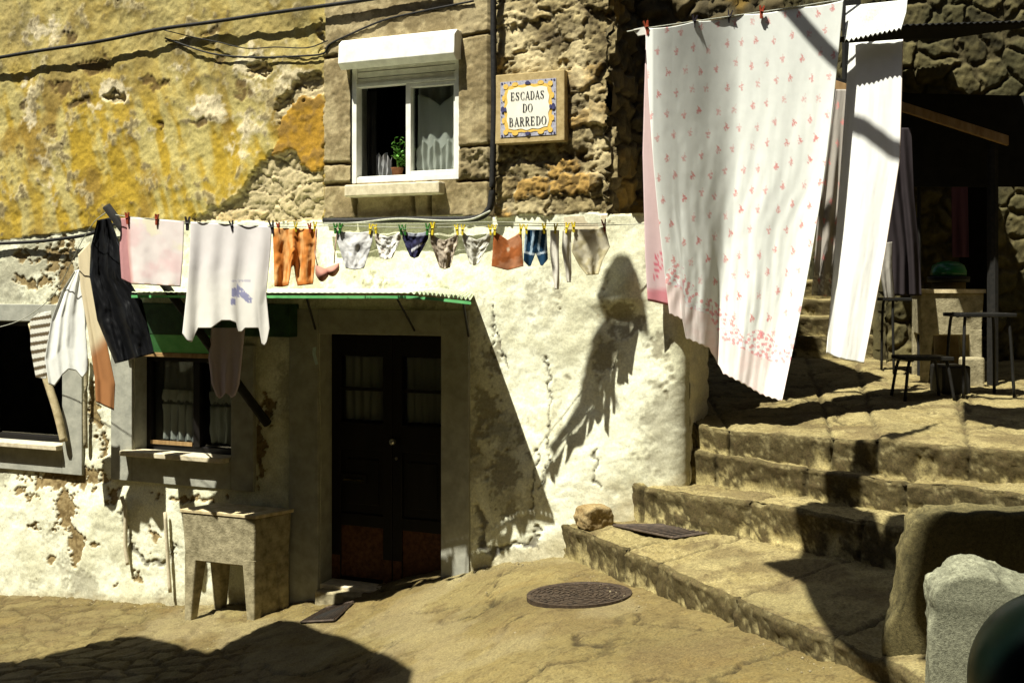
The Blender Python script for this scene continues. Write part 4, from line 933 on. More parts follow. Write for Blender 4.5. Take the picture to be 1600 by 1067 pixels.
sheetmesh('purple_cloth', [(1486,285),(1487,340),(1488,402)], [(1512,285),(1513,340),(1514,402)], nu=20, nv=60, fold=.02, freq=2, Yf=lambda p: 11.3, col=(.10,.045,.07), seed=105, label='dull purple cloth hanging in the far doorway', cat='cloth')

# ---------- clothes pegs
def pegmat(n, c): return mat_n(n, tuple(.8*x for x in c), c, 30, .5, 0)
PM = dict(yellow=pegmat('yellow_plastic', (.75,.58,.03)), green=pegmat('green_plastic', (.03,.18,.02)), dark=pegmat('dark_plastic', (.02,.015,.02)), red=pegmat('red_wood', (.30,.05,.02)))
def pegmesh():
    m = MB()
    for s in (-1, 1):
        prof = [(0,-.036),(.005*s,-.036),(.007*s,-.005),(.013*s,.026),(.008*s,.028),(.001*s,.004)]
        m.prism([np.array([x, -.006, z]) for x, z in prof], (0,.012,0))
    m.tube([(-.008,-.007,-.002),(.008,-.007,-.002)], .0028, 6); return m
pm_ = pegmesh()
PEG = {}
for k in PM:
    me = bpy.data.meshes.new('peg'); me.from_pydata(pm_.v, [], pm_.f); bm = bmesh.new(); bm.from_mesh(me); bmesh.ops.recalc_face_normals(bm, faces=bm.faces); bm.to_mesh(me); bm.free(); me.materials.append(PM[k]); PEG[k] = me
def peg(px, py, color, where, Y=None, sc=1.0, rz=None):
    Y = lY(px) if Y is None else Y
    o = bpy.data.objects.new('clothes_peg', PEG[color]); C.objects.link(o)
    p = pt(px, py, Y-.008); o.location = tuple(p); o.scale = (sc,)*3; o.rotation_euler = (0, random.uniform(-.2,.2), random.uniform(-.5,.5) if rz is None else rz)
    tag(o, f'{color if color != "dark" else "dark"} clothes peg {where}', 'clothes peg', 'clothes pegs on the lines')
for a_ in ((199,340,'red','at the left corner of the pillowcase',1.3),(245,342,'red','in the middle of the pillowcase',1.2),(293,348,'dark','shared by pillowcase and white t-shirt',1.5),(362,352,'dark','in the middle of the white t-shirt',1.2),(425,354,'dark','at the right end of the white t-shirt',1.4),
  (435,354,'red','at the left of the orange trousers',1),(462,354,'yellow','in the middle of the orange trousers',1),(484,355,'red','on the right of the orange trousers',1),(492,353,'yellow','between orange trousers and pink bra',1),(524,356,'green','holding the right bra strap',1.1),(532,356,'green','at the left of the large pale briefs',1.1),(579,357,'yellow','at the right of the large pale briefs',1.1),
  (587,357,'yellow','at the left of the short white briefs',1),(626,358,'green','left of the navy briefs waistband',1.1),(632,358,'green','on the navy briefs left corner',1.1),(668,357,'green','on the navy briefs right corner',1.2),(676,356,'yellow','at the left of the beige satin briefs',1.3),(714,358,'yellow','at the right of the beige satin briefs',1.1),(723,358,'yellow','at the left of the thin off-white briefs',1.1),
  (766,358,'yellow','at the right of the thin off-white briefs',1.1),(773,358,'yellow','at the left shoulder of the rust top',1.1),(814,357,'yellow','at the right shoulder of the rust top',1.1),(822,357,'yellow','on the left waist of the blue shorts',1),(850,356,'yellow','on the right waist of the blue shorts',1.1),(868,356,'yellow','on the long limp stocking',1.1),(886,355,'yellow','on the shorter white stocking',1.1),(896,354,'yellow','at the left of the cream briefs',1.1),(944,351,'red','at the right of the cream briefs',1.3)):
    peg(a_[0], a_[1], a_[2], a_[3], sc=a_[4]*1.05)
for a_ in ((1010,42,'red','at the left top corner of the rose sheet',7.56),(1085,33,'dark','a quarter along the top of the rose sheet',7.78),(1140,25,'dark','in the middle of the top of the rose sheet',8.0),(1190,18,'red','three quarters along the top of the rose sheet',8.06)):
    peg(a_[0], a_[1], a_[2], a_[3], Y=a_[4], sc=1.5)
m = MB(); q = [pt(990,46,7.56), pt(1008,42,7.56), pt(1010,54,7.56), pt(997,56,7.56)]; m.prism(q, (0,.02,0)); m.build('plastic_tag', M['whitepaint'], None, label='pale plastic scrap tied at the left end of the upper line', cat='scrap')

# ================================================================== SIGN
def sign():
    o0, o1 = .06, .10
    s0, s1 = wS(773, o1), wS(882, o1); z1 = wZ(773, 118, o1); z0 = wZ(773, 226, o1)
    root = empty('street_sign', tuple(WP((s0+s1)/2, z0, o1)), 'square glazed tile street sign reading ESCADAS DO BARREDO beside the upper window', 'sign')
    m = MB(); m.wbox(s0, s1, z0, z1, o0-.06, o1); m.build('frame', M['signframe'], root, bevel=.006)
    W_, H_ = s1-s0, z1-z0
    mar = .092; a, b, c, d = s0+mar*W_*.95, s1-mar*W_*1.25, z0+mar*H_, z1-mar*H_*1.2
    m = MB(); m.wbox(a, b, c, d, o1-.01, o1+.004); m.build('border_tiles', M['bluegl'], root)
    # yellow scroll band and the white field
    w, h = b-a, d-c; cx_, cz_ = (a+b)/2, (c+d)/2
    def ring(fr, wav, ph=0, n=160):
        P = []
        for i in range(n):
            t = 2*math.pi*i/n; x, y = math.cos(t), math.sin(t); k = 1/max(abs(x), abs(y)); kk = k*.9+.1
            r = fr*(1+wav*math.cos(12*t+ph)+.6*wav*math.cos(4*t)); P.append((cx_+x*kk*w/2*r, cz_+y*kk*h/2*r))
        return P
    def plate(nm, P, mat, o):
        m = MB(); m.prism([WP(x, z, o-.002) for x, z in P], (OUT[0]*.002, OUT[1]*.002, 0)); m.build(nm, mat, root)
    plate('yellow_scroll', ring(.86, .022), M['yellowgl'], o1+.0065)
    plate('white_field', ring(.75, .030, .6), M['tile'], o1+.0090)
    # curls and dark ornaments
    def disc(m, x, z, r, o, n=14, sx=1, sz=1): q = MB(); q.prism([WP(x+r*sx*math.cos(2*math.pi*k/n), z+r*sz*math.sin(2*math.pi*k/n), o) for k in range(n)], (OUT[0]*.002, OUT[1]*.002, 0)); q.build(*m, root)
    m = ('navy_ornament', M['navygl']); y_ = ('yellow_curl', M['yellowgl'])
    for sx in (-1, 1):
        disc(m, cx_+sx*w*.455, cz_, w*.035, o1+.0092, sz=1.5); disc(m, cx_+sx*w*.405, cz_, w*.02, o1+.0112, sz=1.8)
        for sz in (-1, 1): disc(m, cx_+sx*w*.47, cz_+sz*h*.47, w*.018, o1+.0045); 
        for k in range(1, 6): disc(m, cx_+sx*w*.475, cz_+(k-3)*h*.13, w*.010, o1+.0045)
    for sz in (-1, 1):
        disc(m, cx_, cz_+sz*h*.455, w*.032, o1+.0092); disc(m, cx_-w*.035, cz_+sz*h*.445, w*.016, o1+.0092); disc(m, cx_+w*.035, cz_+sz*h*.445, w*.016, o1+.0092)
        for k in range(-4, 5):
            if abs(k) > 1: disc(m, cx_+k*w*.105, cz_+sz*h*.475, w*.011, o1+.0045)
    for sx in (-1, 1):
        for sz in (-1, 1):
            disc(y_, cx_+sx*w*.40, cz_+sz*h*.41, w*.045, o1+.0068); disc(y_, cx_+sx*w*.23, cz_+sz*h*.44, w*.035, o1+.0068, sx=1.6); disc(y_, cx_+sx*w*.44, cz_+sz*h*.2, w*.028, o1+.0068, sz=1.8)
    g = MB()     # joints between the tiles
    for k in (1, 2, 3): g.wbox(a+w*k/4-.0012, a+w*k/4+.0012, c, d, o1+.0102, o1+.0108) if k == 2 else None
    # lettering: hand-drawn high contrast roman capitals, unit box, thick T thin t
    T, t = .17, .055
    def bar(x0, y0, x1, y1, w):
        L = math.hypot(x1-x0, y1-y0); nx, ny = -(y1-y0)/L*w/2, (x1-x0)/L*w/2; return [(x0+nx,y0+ny),(x0-nx,y0-ny),(x1-nx,y1-ny),(x1+nx,y1+ny)]
    def arc(cx, cy, rx, ry, a0, a1, thick=True, n=14):
        r = []
        for i in range(n):
            q = []
            for a in (a0+(a1-a0)*i/n, a0+(a1-a0)*(i+1)/n):
                a = math.radians(a); wd = t+(T-t)*abs(math.cos(a))**1.5 if thick else t
                q.append(((cx+(rx)*math.cos(a), cy+(ry)*math.sin(a)), (cx+(rx-wd)*math.cos(a), cy+(ry-wd*.45)*math.sin(a))))
            r.append([q[0][0], q[1][0], q[1][1], q[0][1]])
        return r
    serif = lambda x, y, w=.3: bar(x-w/2, y, x+w/2, y, t)
    G = {
     'E': [bar(.2,0,.2,1,T), bar(.05,.027,.68,.027,t), bar(.05,.973,.66,.973,t), bar(.2,.5,.52,.5,t), bar(.66,.973,.66,.76,t), bar(.69,.027,.69,.26,t), bar(.52,.4,.52,.6,t)],
     'D': [bar(.2,0,.2,1,T), bar(.05,.027,.4,.027,t), bar(.05,.973,.4,.973,t)]+arc(.36,.5,.44,.5,-90,90),
     'A': [bar(.12,0,.42,1,t), bar(.42,1,.72,0,T), bar(.22,.33,.62,.33,t), serif(.12,.027,.24), serif(.74,.027,.28)],
     'C': arc(.46,.5,.42,.5,55,305)+[bar(.72,.70,.72,.98,t), bar(.72,.02,.72,.28,t)],
     'S': arc(.38,.74,.29,.26,30,250)+arc(.38,.27,.31,.27,-150,70)+[bar(.24,.62,.56,.40,T*.95), bar(.66,.72,.66,.97,t), bar(.08,.03,.08,.28,t)],
     'O': arc(.44,.5,.42,.5,0,360, n=28),
     'B': [bar(.2,0,.2,1,T), bar(.05,.027,.4,.027,t), bar(.05,.973,.38,.973,t), bar(.2,.52,.4,.52,t)]+arc(.36,.75,.3,.25,-90,90)+arc(.38,.26,.36,.27,-90,90),
     'R': [bar(.2,0,.2,1,T), bar(.05,.973,.38,.973,t), bar(.2,.5,.4,.5,t), serif(.2,.027,.32), bar(.4,.5,.68,.02,T)]+arc(.36,.74,.32,.26,-90,90)+[serif(.74,.027,.2)]}
    for word, zc, hh, xw in (('ESCADAS', cz_+h*.225, h*.145, w*.62), ('DO', cz_+h*.005, h*.145, w*.19), ('BARREDO', cz_-h*.235, h*.155, w*.68)):
        m = MB(); ad = xw/len(word)
        for i, ch in enumerate(word):
            for k, q in enumerate(G[ch]):
                oo = o1+.0112+.00015*(k%5)
                m.prism([WP(cx_-xw/2+ad*(i+x*1.08), zc-hh/2+y*hh, oo) for x, y in q], (OUT[0]*.0012, OUT[1]*.0012, 0))
        m.build('lettering', M['ink'], root)
sign()

# ================================================================== CABLES AND PIPE
CG = 'cables along the house front'
line([wp(x, y, .10) for x, y in ((-120,112),(35,84),(150,66),(250,46),(330,35),(430,20),(560,2),(700,-20))], .016, 'thick black cable sloping across the top of the ochre plaster', 'wall_cable', M['cable'], 'cable', group=CG)
line([wp(x, y, .07) for x, y in ((250,46),(300,58),(340,66),(385,76),(430,74),(480,75),(512,64))], .005, 'thin black wire sagging from the thick cable towards the window', 'wall_cable', M['cable'], 'cable', group=CG)
line([wp(x, y, .06) for x, y in ((258,60),(330,84),(400,90),(470,88),(505,84),(515,70),(545,55),(600,32),(660,18),(740,2))], .008, 'wavy black cable running from the ochre plaster to above the shutter box', 'wall_cable', M['cable'], 'cable', group=CG)
line([wp(x, y, .07) for x, y in ((-100,384),(35,379),(90,374),(140,366),(172,352),(200,350))], .016, 'short black cable under the ochre plaster at the far left', 'wall_cable', M['cable'], 'cable', group=CG)
line([wp(x, y, .09) for x, y in ((771,-40),(771,60),(772,160),(770,250),(768,310),(762,330),(745,341),(700,343),(640,343),(560,345),(506,345))], .026, 'black downpipe cable beside the sign bending along under the window', 'wall_cable', M['cable'], 'cable', group=CG, n=8)
line([wp(x, y, .12) for x, y in ((506,350),(560,348),(620,342),(690,345),(735,343),(766,330))], .008, 'grey twisted wire along the top of the white wall under the window', 'wall_cable', M['rope'], 'cable', group=CG)
# pale pipes on the lower left wall
line([wp(x, y, .06) for x, y in ((136,560),(133,640),(134,700))], .02, 'short pale waste pipe left of the lower window', 'waste_pipe', M['sink'], 'pipe')
line([wp(x, y, .09) for x, y in ((190,775),(196,800),(196,850),(200,882))], .018, 'upright white pipe low on the wall under the window corner', 'waste_pipe', M['sill'], 'pipe')
line([wp(x, y, .09) for x, y in ((258,800),(262,870),(266,925))], .016, 'upright white pipe behind the left leg of the stone sink', 'waste_pipe', M['sill'], 'pipe')
for k, (x, y, s, lb) in enumerate(((462,425,.05,'little dry tuft growing out of the wall above the awning'),(1133,745,.06,'small green weed in the joint of the third step'),(836,456,.03,'tiny weed on the white wall top'))):
    m = MB(); P = wp(x, y, .05) if k != 1 else ptz(1092, 745, 1.0)+np.array([0,-.03,0]); rr = random.Random(k)
    if k == 1:
        for j in range(26): leaf(m, P, (rr.uniform(-1,1), rr.uniform(-1,.3), rr.uniform(.1,1)), s*rr.uniform(.5,1.1), s*.12)
        m.build('weed', M['leafg'], None, label=lb, cat='weed')

# ================================================================== STONE SINKS
def sink(name, A, B, D, ztop, zg0, label, group='stone wash sinks', board=True):
    """A left front corner, B right front corner, D right back corner on plan"""
    A, B, D = [np.array(p[:2], float) for p in (A, B, D)]; E = A+(D-B)
    root = empty(name, (float(A[0]), float(A[1]), zg0), label, 'sink', group)
    ctr = (A+B+D+E)/4
    def q(c, z, k=1.0): p = ctr+(c-ctr)*k; return np.array([p[0], p[1], z])
    zb = ztop-.42; m = MB(); cs = [A, B, D, E]
    outer_t = [q(c, ztop-.03) for c in cs]; outer_b = [q(c, zb, .94) for c in cs]; inner_t = [q(c, ztop-.03, .84) for c in cs]; inner_b = [q(c, zb+.1, .74) for c in cs]
    V = outer_b+outer_t+inner_t+inner_b; f = [(3,2,1,0)]
    for i in range(4):
        j = (i+1)%4; f += [(i,j,4+j,4+i), (4+i,4+j,8+j,8+i), (8+i,8+j,12+j,12+i)]
    f.append((12,13,14,15)); m.add(V, f); m.build('basin', M['sink'], root, bevel=.012)
    for i, c in enumerate(cs):
        d1 = (cs[(i+1)%4]-c); d2 = (cs[(i-1)%4]-c); d1 /= np.linalg.norm(d1); d2 /= np.linalg.norm(d2); m = MB(); c2 = ctr+(c-ctr)*.955
        w0, w1 = .115, .062
        top = [q(p, zb+.06) for p in (c2, c2+d1*w0, c2+d1*w0+d2*w0, c2+d2*w0)]; bot = [q(p, zg0-.03) for p in (c2, c2+d1*w1, c2+d1*w1+d2*w1, c2+d2*w1)]
        m.hexa(bot+top); m.build('leg', M['sink'], root, bevel=.01)
    m = MB(); cs2 = [q(c, ztop-.028, 1.04) for c in cs]
    if board:
        m.prism(cs2, (0,0,.026)); m.build('lid_board', M['sinktop'], root, bevel=.004)
    else:
        for i in range(4):
            j = (i+1)%4; m.hexa([q(cs[i], ztop-.035, 1.05), q(cs[j], ztop-.035, 1.05), q(cs[j], ztop-.035, .86), q(cs[i], ztop-.035, .86), q(cs[i], ztop, 1.05), q(cs[j], ztop, 1.05), q(cs[j], ztop, .86), q(cs[i], ztop, .86)])
        m.build('rim', M['sinktop'], root)
    return root
zsk = .57
sA = np.array([ray(284)*8.88, 8.88, 0]); sB = np.array([ray(398)*8.62, 8.62, 0]); sD = np.array([ray(456)*8.88, 8.88, 0])
sk_ = sink('stone_sink', sA, sB, sD, zsk, -.32, 'concrete wash sink on stubby legs with a pale board on top, beside the door')
m = MB(); sB = sB[:2]; sD = sD[:2]; _d = (sD-sB)/np.linalg.norm(sD-sB); _n = np.array([-_d[1], _d[0]])*1.0; _a = sB+_d*.05+_n*.04; _b = sD-_d*.05+_n*.04
m.hexa([(*_a,-.35),(*_b,-.35),(*(_b+_n*.05),-.35),(*(_a+_n*.05),-.35),(*_a,.2),(*_b,.2),(*(_b+_n*.05),.2),(*(_a+_n*.05),.2)]); m.build('side_slab', M['sink'], sk_)
# far sink, bin, stools and tables on the landing
LZ = lambda Y: 1.385+(Y-7.4)*.047
Yk = 9.9; zk = LZ(Yk)
sink('stone_sink', (ray(1437)*Yk, Yk), (ray(1530)*Yk, Yk-.1), (ray(1530)*Yk+.15, Yk+.55), ZC+(CY-452)/F*Yk, zk, 'tall grey stone wash sink on the upper landing behind the stools', board=False)
Yb = 10.9; bc = np.array([ray(1482)*Yb, Yb, LZ(Yb)])
bn = empty('litter_bin', tuple(bc), 'ochre litter bin with a shiny green domed lid behind the far sink', 'bin')
zl = ZC+(CY-438)/F*Yb-bc[2]
m = MB(); m.lathe(bc, [(.12,0),(.13,.02),(.165,zl)], 24); m.build('body', M['binb'], bn, True)
m = MB(); m.lathe(bc, [(.20,zl-.02),(.205,zl+.03),(.195,zl+.04),(.19,zl+.04)], 24); m.build('rim', M['chair'], bn, True)
m = MB(); m.lathe(bc, [(.17,zl+.03),(.172,zl+.09),(.15,zl+.15),(.10,zl+.18),(.03,zl+.19),(.002,zl+.192)], 24); m.build('lid', M['bin'], bn, True)
def stool(px, py, Y, zf, r, label, cat, name, group, spread=1.25, square=True):
    zs_ = ZC+(CY-py)/F*Y; P = np.array([ray(px)*Y, Y, zf]); root = empty(name, tuple(P), label, cat, group)
    m = MB()
    if square: m.box((P[0]-r, Y-r*.8, zs_-.02), (P[0]+r, Y+r*.8, zs_+.012))
    else: m.lathe((P[0], Y, 0), [(r*.9,zs_-.02),(r,zs_-.015),(r,zs_+.01),(r*.95,zs_+.014)], 28)
    m.build('seat' if cat == 'stool' else 'table_top', M['chair'], root, bevel=.006)
    for sx in (-1, 1):
        for sy in (-1, 1):
            m = MB(); a = np.array([P[0]+sx*r*.55, Y+sy*r*.45, zs_-.02]); b = np.array([P[0]+sx*r*.78, Y+sy*r*.62, zs_-.05]); c_ = np.array([P[0]+sx*r*spread, Y+sy*r*.8, zf])
            m.tube(curve_pts([a, b, c_], 6), .013, 8); m.build('leg', M['chair'], root, True)
stool(1441, 558, 8.9, LZ(8.9), .20, 'low black stool with splayed tube legs, nearer the sheets', 'stool', 'stool', 'black cafe furniture on the landing', 1.0)
stool(1530, 491, 9.0, LZ(9.0)+.0, .23, 'taller black table with thin tube legs at the right edge', 'table', 'table', 'black cafe furniture on the landing', .9)
stool(1415, 467, 10.6, LZ(10.6), .22, 'small dark table standing behind the low stool', 'table', 'table', 'black cafe furniture on the landing', .8)
m = MB(); m.box((ray(1466)*9.2, 9.1, LZ(9.1)+.35), (ray(1510)*9.2, 9.4, LZ(9.1)+.6)); m.build('black_crate', M['chair'], None, bevel=.02, label='black box standing against the front of the far sink', cat='box')
bpy.data.objects['black_crate'].location[2] = LZ(9.2)
m = MB(); m.box((ray(1498)*9.6, 9.5, LZ(9.5)), (ray(1532)*9.6, 9.62, LZ(9.5)+.28)); m.build('low_stone_block', M['sink'], None, bevel=.02, label='low pale stone block at the foot of the far sink', cat='stone block')

# ================================================================== RIGHT HAND HOUSE, ROOFS, BACKGROUND
rh = empty('alley_house', (5.0, 11.6, 1.5), 'dark mossy rubble house at the top of the alley behind the cafe furniture', 'house')
x0, x1 = ray(1385)*11.6, ray(1700)*11.6
dw = lambda p: (ray(p)*11.6-x0)/(x1-x0)
zz = lambda py: (ZC+(CY-py)/F*11.6-1.2)/6.3
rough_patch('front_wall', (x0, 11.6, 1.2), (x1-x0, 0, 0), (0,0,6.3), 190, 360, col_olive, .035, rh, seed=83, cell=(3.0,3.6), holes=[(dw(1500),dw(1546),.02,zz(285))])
m = MB(); m.box((x0-.2, 12.4, 1.0), (x1+.2, 12.5, 7.4)); m.build('inner_wall', M['dark'], rh)
rough_patch('side_wall', (x0, 16, 1.2), (0,-4.4,0), (0,0,6.3), 60, 90, col_olive, .06, rh, seed=85)
m = MB(); m.box((x0-.3, 11.2, 7.4), (x1+.3, 16, 7.6)); m.build('roof', M['roof'], rh)
# lean-to: dark canvas under a pale timber beam
lt = empty('lean_to', (ray(1440)*9.9, 9.9, 1.6), 'dark canvas lean-to with a pale sloping timber edge over the landing', 'lean-to')
b0 = pt(1300, 138, 10.1); b1 = pt(1560, 222, 9.6); b1 = b1+(b1-b0)*.06
m = MB(); w = np.array([0,.05,0]); h = np.array([0,0,.085]); m.hexa([b0, b1, b1+w, b0+w, b0+h, b1+h, b1+w+h, b0+w+h]); m.build('beam', M['tan'], lt, bevel=.004)
m = MB(); m.prism([pt(1300,120,10.25), pt(1420,146,10.25), pt(1700,152,10.25), pt(1700,292,10.25), pt(1405,292,10.25), pt(1300,292,10.25)], (0,.02,0)); m.build('canvas_flap', M['canvas'], lt)
m = MB(); m.tube([pt(1551,225,9.7), np.array([ray(1551)*9.7, 9.7, LZ(9.7)])], .05, 8); m.tube([pt(1436,290,10.3), np.array([ray(1436)*10.3, 10.3, LZ(10.3)])], .018, 6); m.build('post', M['black'], lt)
# corrugated roof edge at the top right
m = MB(); P = np.zeros((200, 10, 3))
for i, t in enumerate(np.linspace(0, 1, 200)):
    e0 = pt(1405+t*260, 40-8*t, 9.0); 
    for j, w_ in enumerate(np.linspace(0, 1, 10)): P[i, j] = e0+np.array([0, 2.5*w_, +.42*w_+.008*math.sin(t*2*math.pi*26)])
mk('corrugated_roof', P.reshape(-1,3), gridf(200, 10), M['canvas'], None, solid=.006, label='dark corrugated roof sheet jutting in at the top right corner', cat='roof')
# tall houses closing the alley, far behind
fh = empty('far_house', (3.0, 17.0, 2.0), 'tall shaded house wall closing the end of the alley', 'house')
rough_patch('front_wall', (-1.0, 16.0, 1.5), (6.2, 0, 0), (0,0,6.4), 120, 120, col_dark, .05, fh, seed=87)
m = MB(); m.box((-1.1, 15.7, 7.9), (5.3, 18.5, 8.1)); m.build('roof', M['roof'], fh)

# ---------- rounded parapet stones, bottom right
def parapet(name, outline, Y, dvec, thick, label, cols, seed, depth_n=None):
    """a standing slab: outline (picture points at distance Y) extruded back along dvec, rounded and rough"""
    P = np.array([pt(x, y, Y) for x, y in outline]); P = np.array(curve_pts(P, 6)); n = len(P); d = np.array(dvec, float)
    k = 46; ws = np.linspace(0, 1, k); V = np.zeros((k, n, 3)); ctr = P.mean(0)
    for i, w in enumerate(ws):
        e = min(w, 1-w)/.12; sh = 1-.10*(1-math.sqrt(max(0, 1-(1-min(e,1))**2)))
        V[i] = ctr+(P-ctr)*sh+d*w
    x, y, z = V[...,0], V[...,1], V[...,2]; n2 = fbm(x*5, y*5, z*5, seed=seed); n3 = fbm(x*22, y*22, z*22, seed=seed+1); n4 = fbm(x*60, y*60, z*60, seed=seed+2, o=3)
    dd = (V-(ctr+d*.5)); dd[...,1] *= .3; dd /= np.linalg.norm(dd, axis=-1, keepdims=True)
    V = V+dd*(.026*n2+.013*n3+.006*n4)[..., None]
    Fq = [tuple(q) for q in gridf(k, n)]; Fq += [tuple(range(n)), tuple((k-1)*n+j for j in range(n-1, -1, -1))]
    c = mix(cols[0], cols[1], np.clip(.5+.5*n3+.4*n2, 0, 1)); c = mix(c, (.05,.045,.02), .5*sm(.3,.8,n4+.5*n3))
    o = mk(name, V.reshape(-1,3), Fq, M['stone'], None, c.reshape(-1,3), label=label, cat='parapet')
    bm = bmesh.new(); bm.from_mesh(o.data); bmesh.ops.recalc_face_normals(bm, faces=bm.faces); bm.to_mesh(o.data); bm.free()
parapet('parapet_stone', [(1378,1130),(1388,1045),(1384,988),(1400,950),(1412,880),(1426,822),(1446,804),(1480,801),(1560,800),(1700,806),(1720,900),(1720,1130)], 5.0, (.03,.16,0), .2, 'mossy upright parapet stone, colour darkened for shade, at the right of the lowest step', ((.04,.034,.013),(.17,.14,.06)), 301)  # mossy tone darkened so the shaded face reads black
parapet('parapet_stone', [(1448,1140),(1452,1000),(1450,932),(1470,908),(1500,896),(1540,897),(1580,915),(1660,935),(1670,1000),(1670,1140)], 4.3, (.10,.26,0), .2, 'pale rounded concrete parapet end at the bottom right corner', ((.13,.13,.085),(.27,.27,.185)), 303)
m = MB(); gx = pt(1665, 1075, 3.75); m.lathe((gx[0], gx[1], gx[2]-.6), [(.30,0)]+[(.315*math.cos(a_*math.pi/32), .6+.33*math.sin(a_*math.pi/32)) for a_ in range(16)]+[(.002,.93)], 40); m.build('green_drum', M['drum'], None, True, label='dark green rounded drum in front of the pale concrete parapet end at the lower right', cat='drum')

# ---------- off-frame things that shade the street: opposite house, added shadow sheets and sky blocks, high beam
op = empty('opposite_house', (0, -2.5, 0), 'house across the stairs behind the viewpoint', 'house')
m = MB(); m.box((-14, -3.0, -1.5), (12, -2.5, 12)); m.build('front_wall', M['brownwall'], op)
m = MB(); m.box((-11, -2.5, 7), (7.4, 1.6, 7.2)); m.build('sky_block_slab', M['brownwall'], op)  # unseen slab added to cut sky and bounced light
m = MB(); m.box((-14.2, -5, 12), (12.2, -2.3, 12.2)); m.build('roof', M['roof'], op)
rt = empty('sky_screen', (9, 4, 0), 'tall dark walls added out of view right of the stairs to cut the sky', 'house')
m = MB(); m.box((7.5, -2.4, -.5), (8.0, 15, 13)); m.box((3.4, -2.4, -.5), (7.4, 4.1, 13)); m.build('side_wall', M['brownwall'], rt)  # unseen walls added to block the sky from the right
m = MB(); m.box((7.2, -2.4, 13), (11, 15.5, 13.3)); m.build('roof', M['roof'], rt)
lf_ = empty('sky_screen', (-12, 4, 0), 'tall dark walls added out of view down the street on the left to cut the sky', 'house')
m = MB(); m.box((-11.5, -2.4, -1.5), (-11, 9.5, 12)); m.box((-8.0, -2.4, -1.5), (-7.4, 4.5, 6.5)); m.build('side_wall', M['brownwall'], lf_)  # unseen walls added to block the sky from the left
m = MB(); m.box((-15, -2.4, 12), (-10.8, 10, 12.3)); m.build('roof', M['roof'], lf_)
def bp(px, py, z, zt_=5.5):
    p = ptz(px, py, z); k = (zt_-z)/SUN[2]; return np.array([p[0]+SUN[0]*k, p[1]+SUN[1]*k, zt_])
def shade(name, pts, label, zt_=5.5):
    P = [bp(*p, zt_=zt_) if len(p) == 3 else np.array([p[0], p[1], zt_]) for p in pts]
    m = MB(); m.prism(P, (0,0,.015)); return m.build(name, M['canvas'], None, label=label, cat='awning')
A1 = [(-120,1075,-.55),(35,1045,-.5),(120,1020,-.45),(190,1002,-.42),(230,1001,-.40),(330,1032,-.34),(380,1002,-.30),(445,986,-.33),(480,986,-.22),(545,1010,-.16),(600,1040,-.10),(660,1080,-.02)]
pA = [bp(*p) for p in A1]; pA += [np.array([pA[-1][0]+.1, 2.0, 5.5]), np.array([pA[0][0], 2.0, 5.5])]  # unseen sheet, outline traced back from its shadow on the paving
m = MB(); m.prism(pA, (0,0,.015)); m.build('shadow_sheet', M['canvas'], None, label='ragged dark sheet added overhead left of the viewpoint to shade the paving', cat='awning')
shade('shadow_sheet', [(1190,880,.70),(1243,865,.76),(1243,795,.98),(1300,783,.98),(1300,737,1.18),(1357,733,1.18),(1357,690,1.385),(1480,667,1.385),(1395,692,1.385),(1395,735,1.18),(1330,790,1.0),(1366,803,.98),(1378,838,.92),(1386,806,1.0),(1408,778,1.1),(1450,769,1.14),(1500,771,1.16),(1580,795,1.1),(1660,825,1.0),(1660,985,.66),(1398,985,.66),(1388,1065,.66),(1340,1030,.64),(1300,1000,.65),(1268,950,.66),(1255,915,.68)], 'jagged dark sheet added overhead right of the viewpoint to shade the steps')  # added cut-out, shaped so its shadow falls across the steps
shade('shadow_sheet', [(1505,662,1.40),(1660,684,1.40),(1660,640,1.44),(1560,642,1.43),(1505,634,1.43)], 'narrow dark strip added out of view to shade the right side of the landing')  # added strip, shaped to darken the landing
Pq = [pt(x, y, 4.98) for x, y in ((1700,738),(1500,738),(1462,770),(1438,800),(1428,850),(1418,905),(1420,955),(1440,985),(1442,1080),(1700,1080))]
Pq = [p+SUN*((5.3-p[2])/SUN[2]) for p in Pq]
m = MB(); m.prism(Pq, (0,0,.015)); m.build('shadow_sheet', M['canvas'], None, label='small dark sheet added overhead nearest the viewpoint to shade the parapet stone', cat='awning')  # added sheet, shaped to shade the face of the parapet stone
m = MB(); p = pt(1225, 15, 8.15); k = (8-p[2])/2.2; pa = p+SUN*k; p = pt(1405, 245, 8.3); k = (8-p[2])/2.2; pb = p+SUN*k
d_ = pb-pa; m.tube([pa-d_*1.4, pb+d_*3.0], .05, 10); m.build('high_beam', M['tan'], None, label='long timber beam spanning high above the two bed sheets', cat='beam')

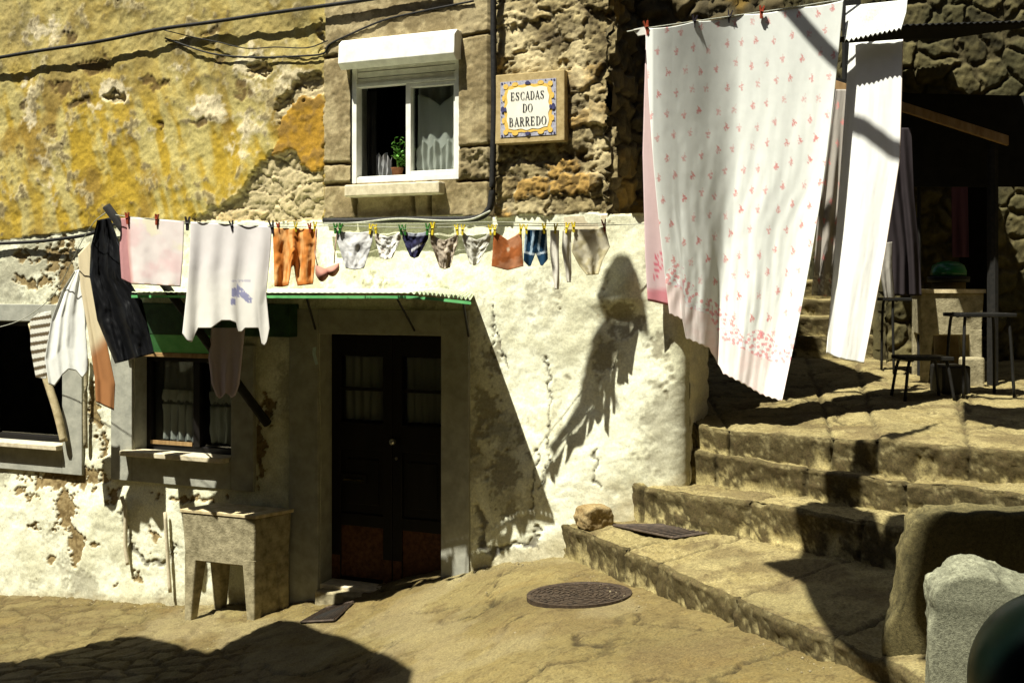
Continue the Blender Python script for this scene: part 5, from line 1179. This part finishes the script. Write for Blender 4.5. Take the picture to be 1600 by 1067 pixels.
for k_, poly_ in enumerate(([(975,412),(990,420),(1008,462),(1018,535),(992,522),(985,500),(965,492),(940,488),(935,470),(950,430),(965,412)], [(945,490),(985,502),(990,545),(985,575),(970,560),(940,565),(925,540)],
   [(925,546),(962,556),(958,600),(972,650),(945,620),(940,612),(955,670),(925,640),(905,660),(910,600)], [(905,640),(930,640),(915,690),(895,720),(885,760),(872,740),(890,690)])):
    m = MB(); m.prism([wp(x, y)+1.7*SUN for x, y in poly_], (OUT[0]*.004, OUT[1]*.004, 0))  # unseen cut-outs added sunward of the wall to cast its shadows
    m.build('shadow_cutout', M['canvas'], None, label=('ragged cut-out added above the picture to shade the wall, highest of the four', 'small square cut-out added above the picture to shade the wall', 'pointed cut-out added above the picture to shade the wall', 'narrow cut-out added lowest above the picture to shade the wall')[k_], cat='cloth', group='added cut-outs shading the white wall')
# unseen blocks added on top of the houses to cut the sky
m = MB(); m.box((-7.0, 11.3, 7.3), (-2.6, 14, 12)); m.box((-2.6, 9.9, 7.3), (-1.4, 14, 11)); m.build('sky_block_top', M['brownwall'], house)
m = MB(); m.box((-1.2, 16.1, 8.1), (5.3, 18, 15)); m.build('sky_block_top', M['brownwall'], fh)

# ================================================================== LIGHT, SKY, CAMERA
sc = bpy.context.scene
w = bpy.data.worlds.new('World'); sc.world = w; w.use_nodes = True; nt = w.node_tree
sky = nt.nodes.new('ShaderNodeTexSky'); sky.sky_type = 'NISHITA'; sky.sun_disc = False
el = math.atan2(SUN[2], math.hypot(SUN[0], SUN[1])); az = math.atan2(SUN[0], SUN[1])
sky.sun_elevation = el; sky.sun_rotation = az
nt.links.new(sky.outputs['Color'], nt.nodes['Background'].inputs['Color']); nt.nodes['Background'].inputs['Strength'].default_value = .05
L = bpy.data.lights.new('Sun', 'SUN'); L.energy = 5; L.angle = math.radians(.5); L.color = (1, .975, .86)
lo = bpy.data.objects.new('Sun', L); C.objects.link(lo)
from mathutils import Vector
lo.rotation_euler = Vector((-SUN[0], -SUN[1], -SUN[2])).to_track_quat('-Z', 'Y').to_euler(); lo.location = (-3, -3, 9)
cam = bpy.data.cameras.new('Camera'); co = bpy.data.objects.new('Camera', cam); C.objects.link(co)
co.location = (0, 0, ZC); co.rotation_euler = (math.pi/2, 0, 0); cam.sensor_width = 36; cam.lens = F/1600*36; cam.shift_y = -(533.5-CY)/1600; cam.clip_end = 1000
sc.camera = co
sc.view_settings.view_transform = 'Standard'; sc.view_settings.look = 'None'; sc.view_settings.exposure = 1.12; sc.view_settings.gamma = 1
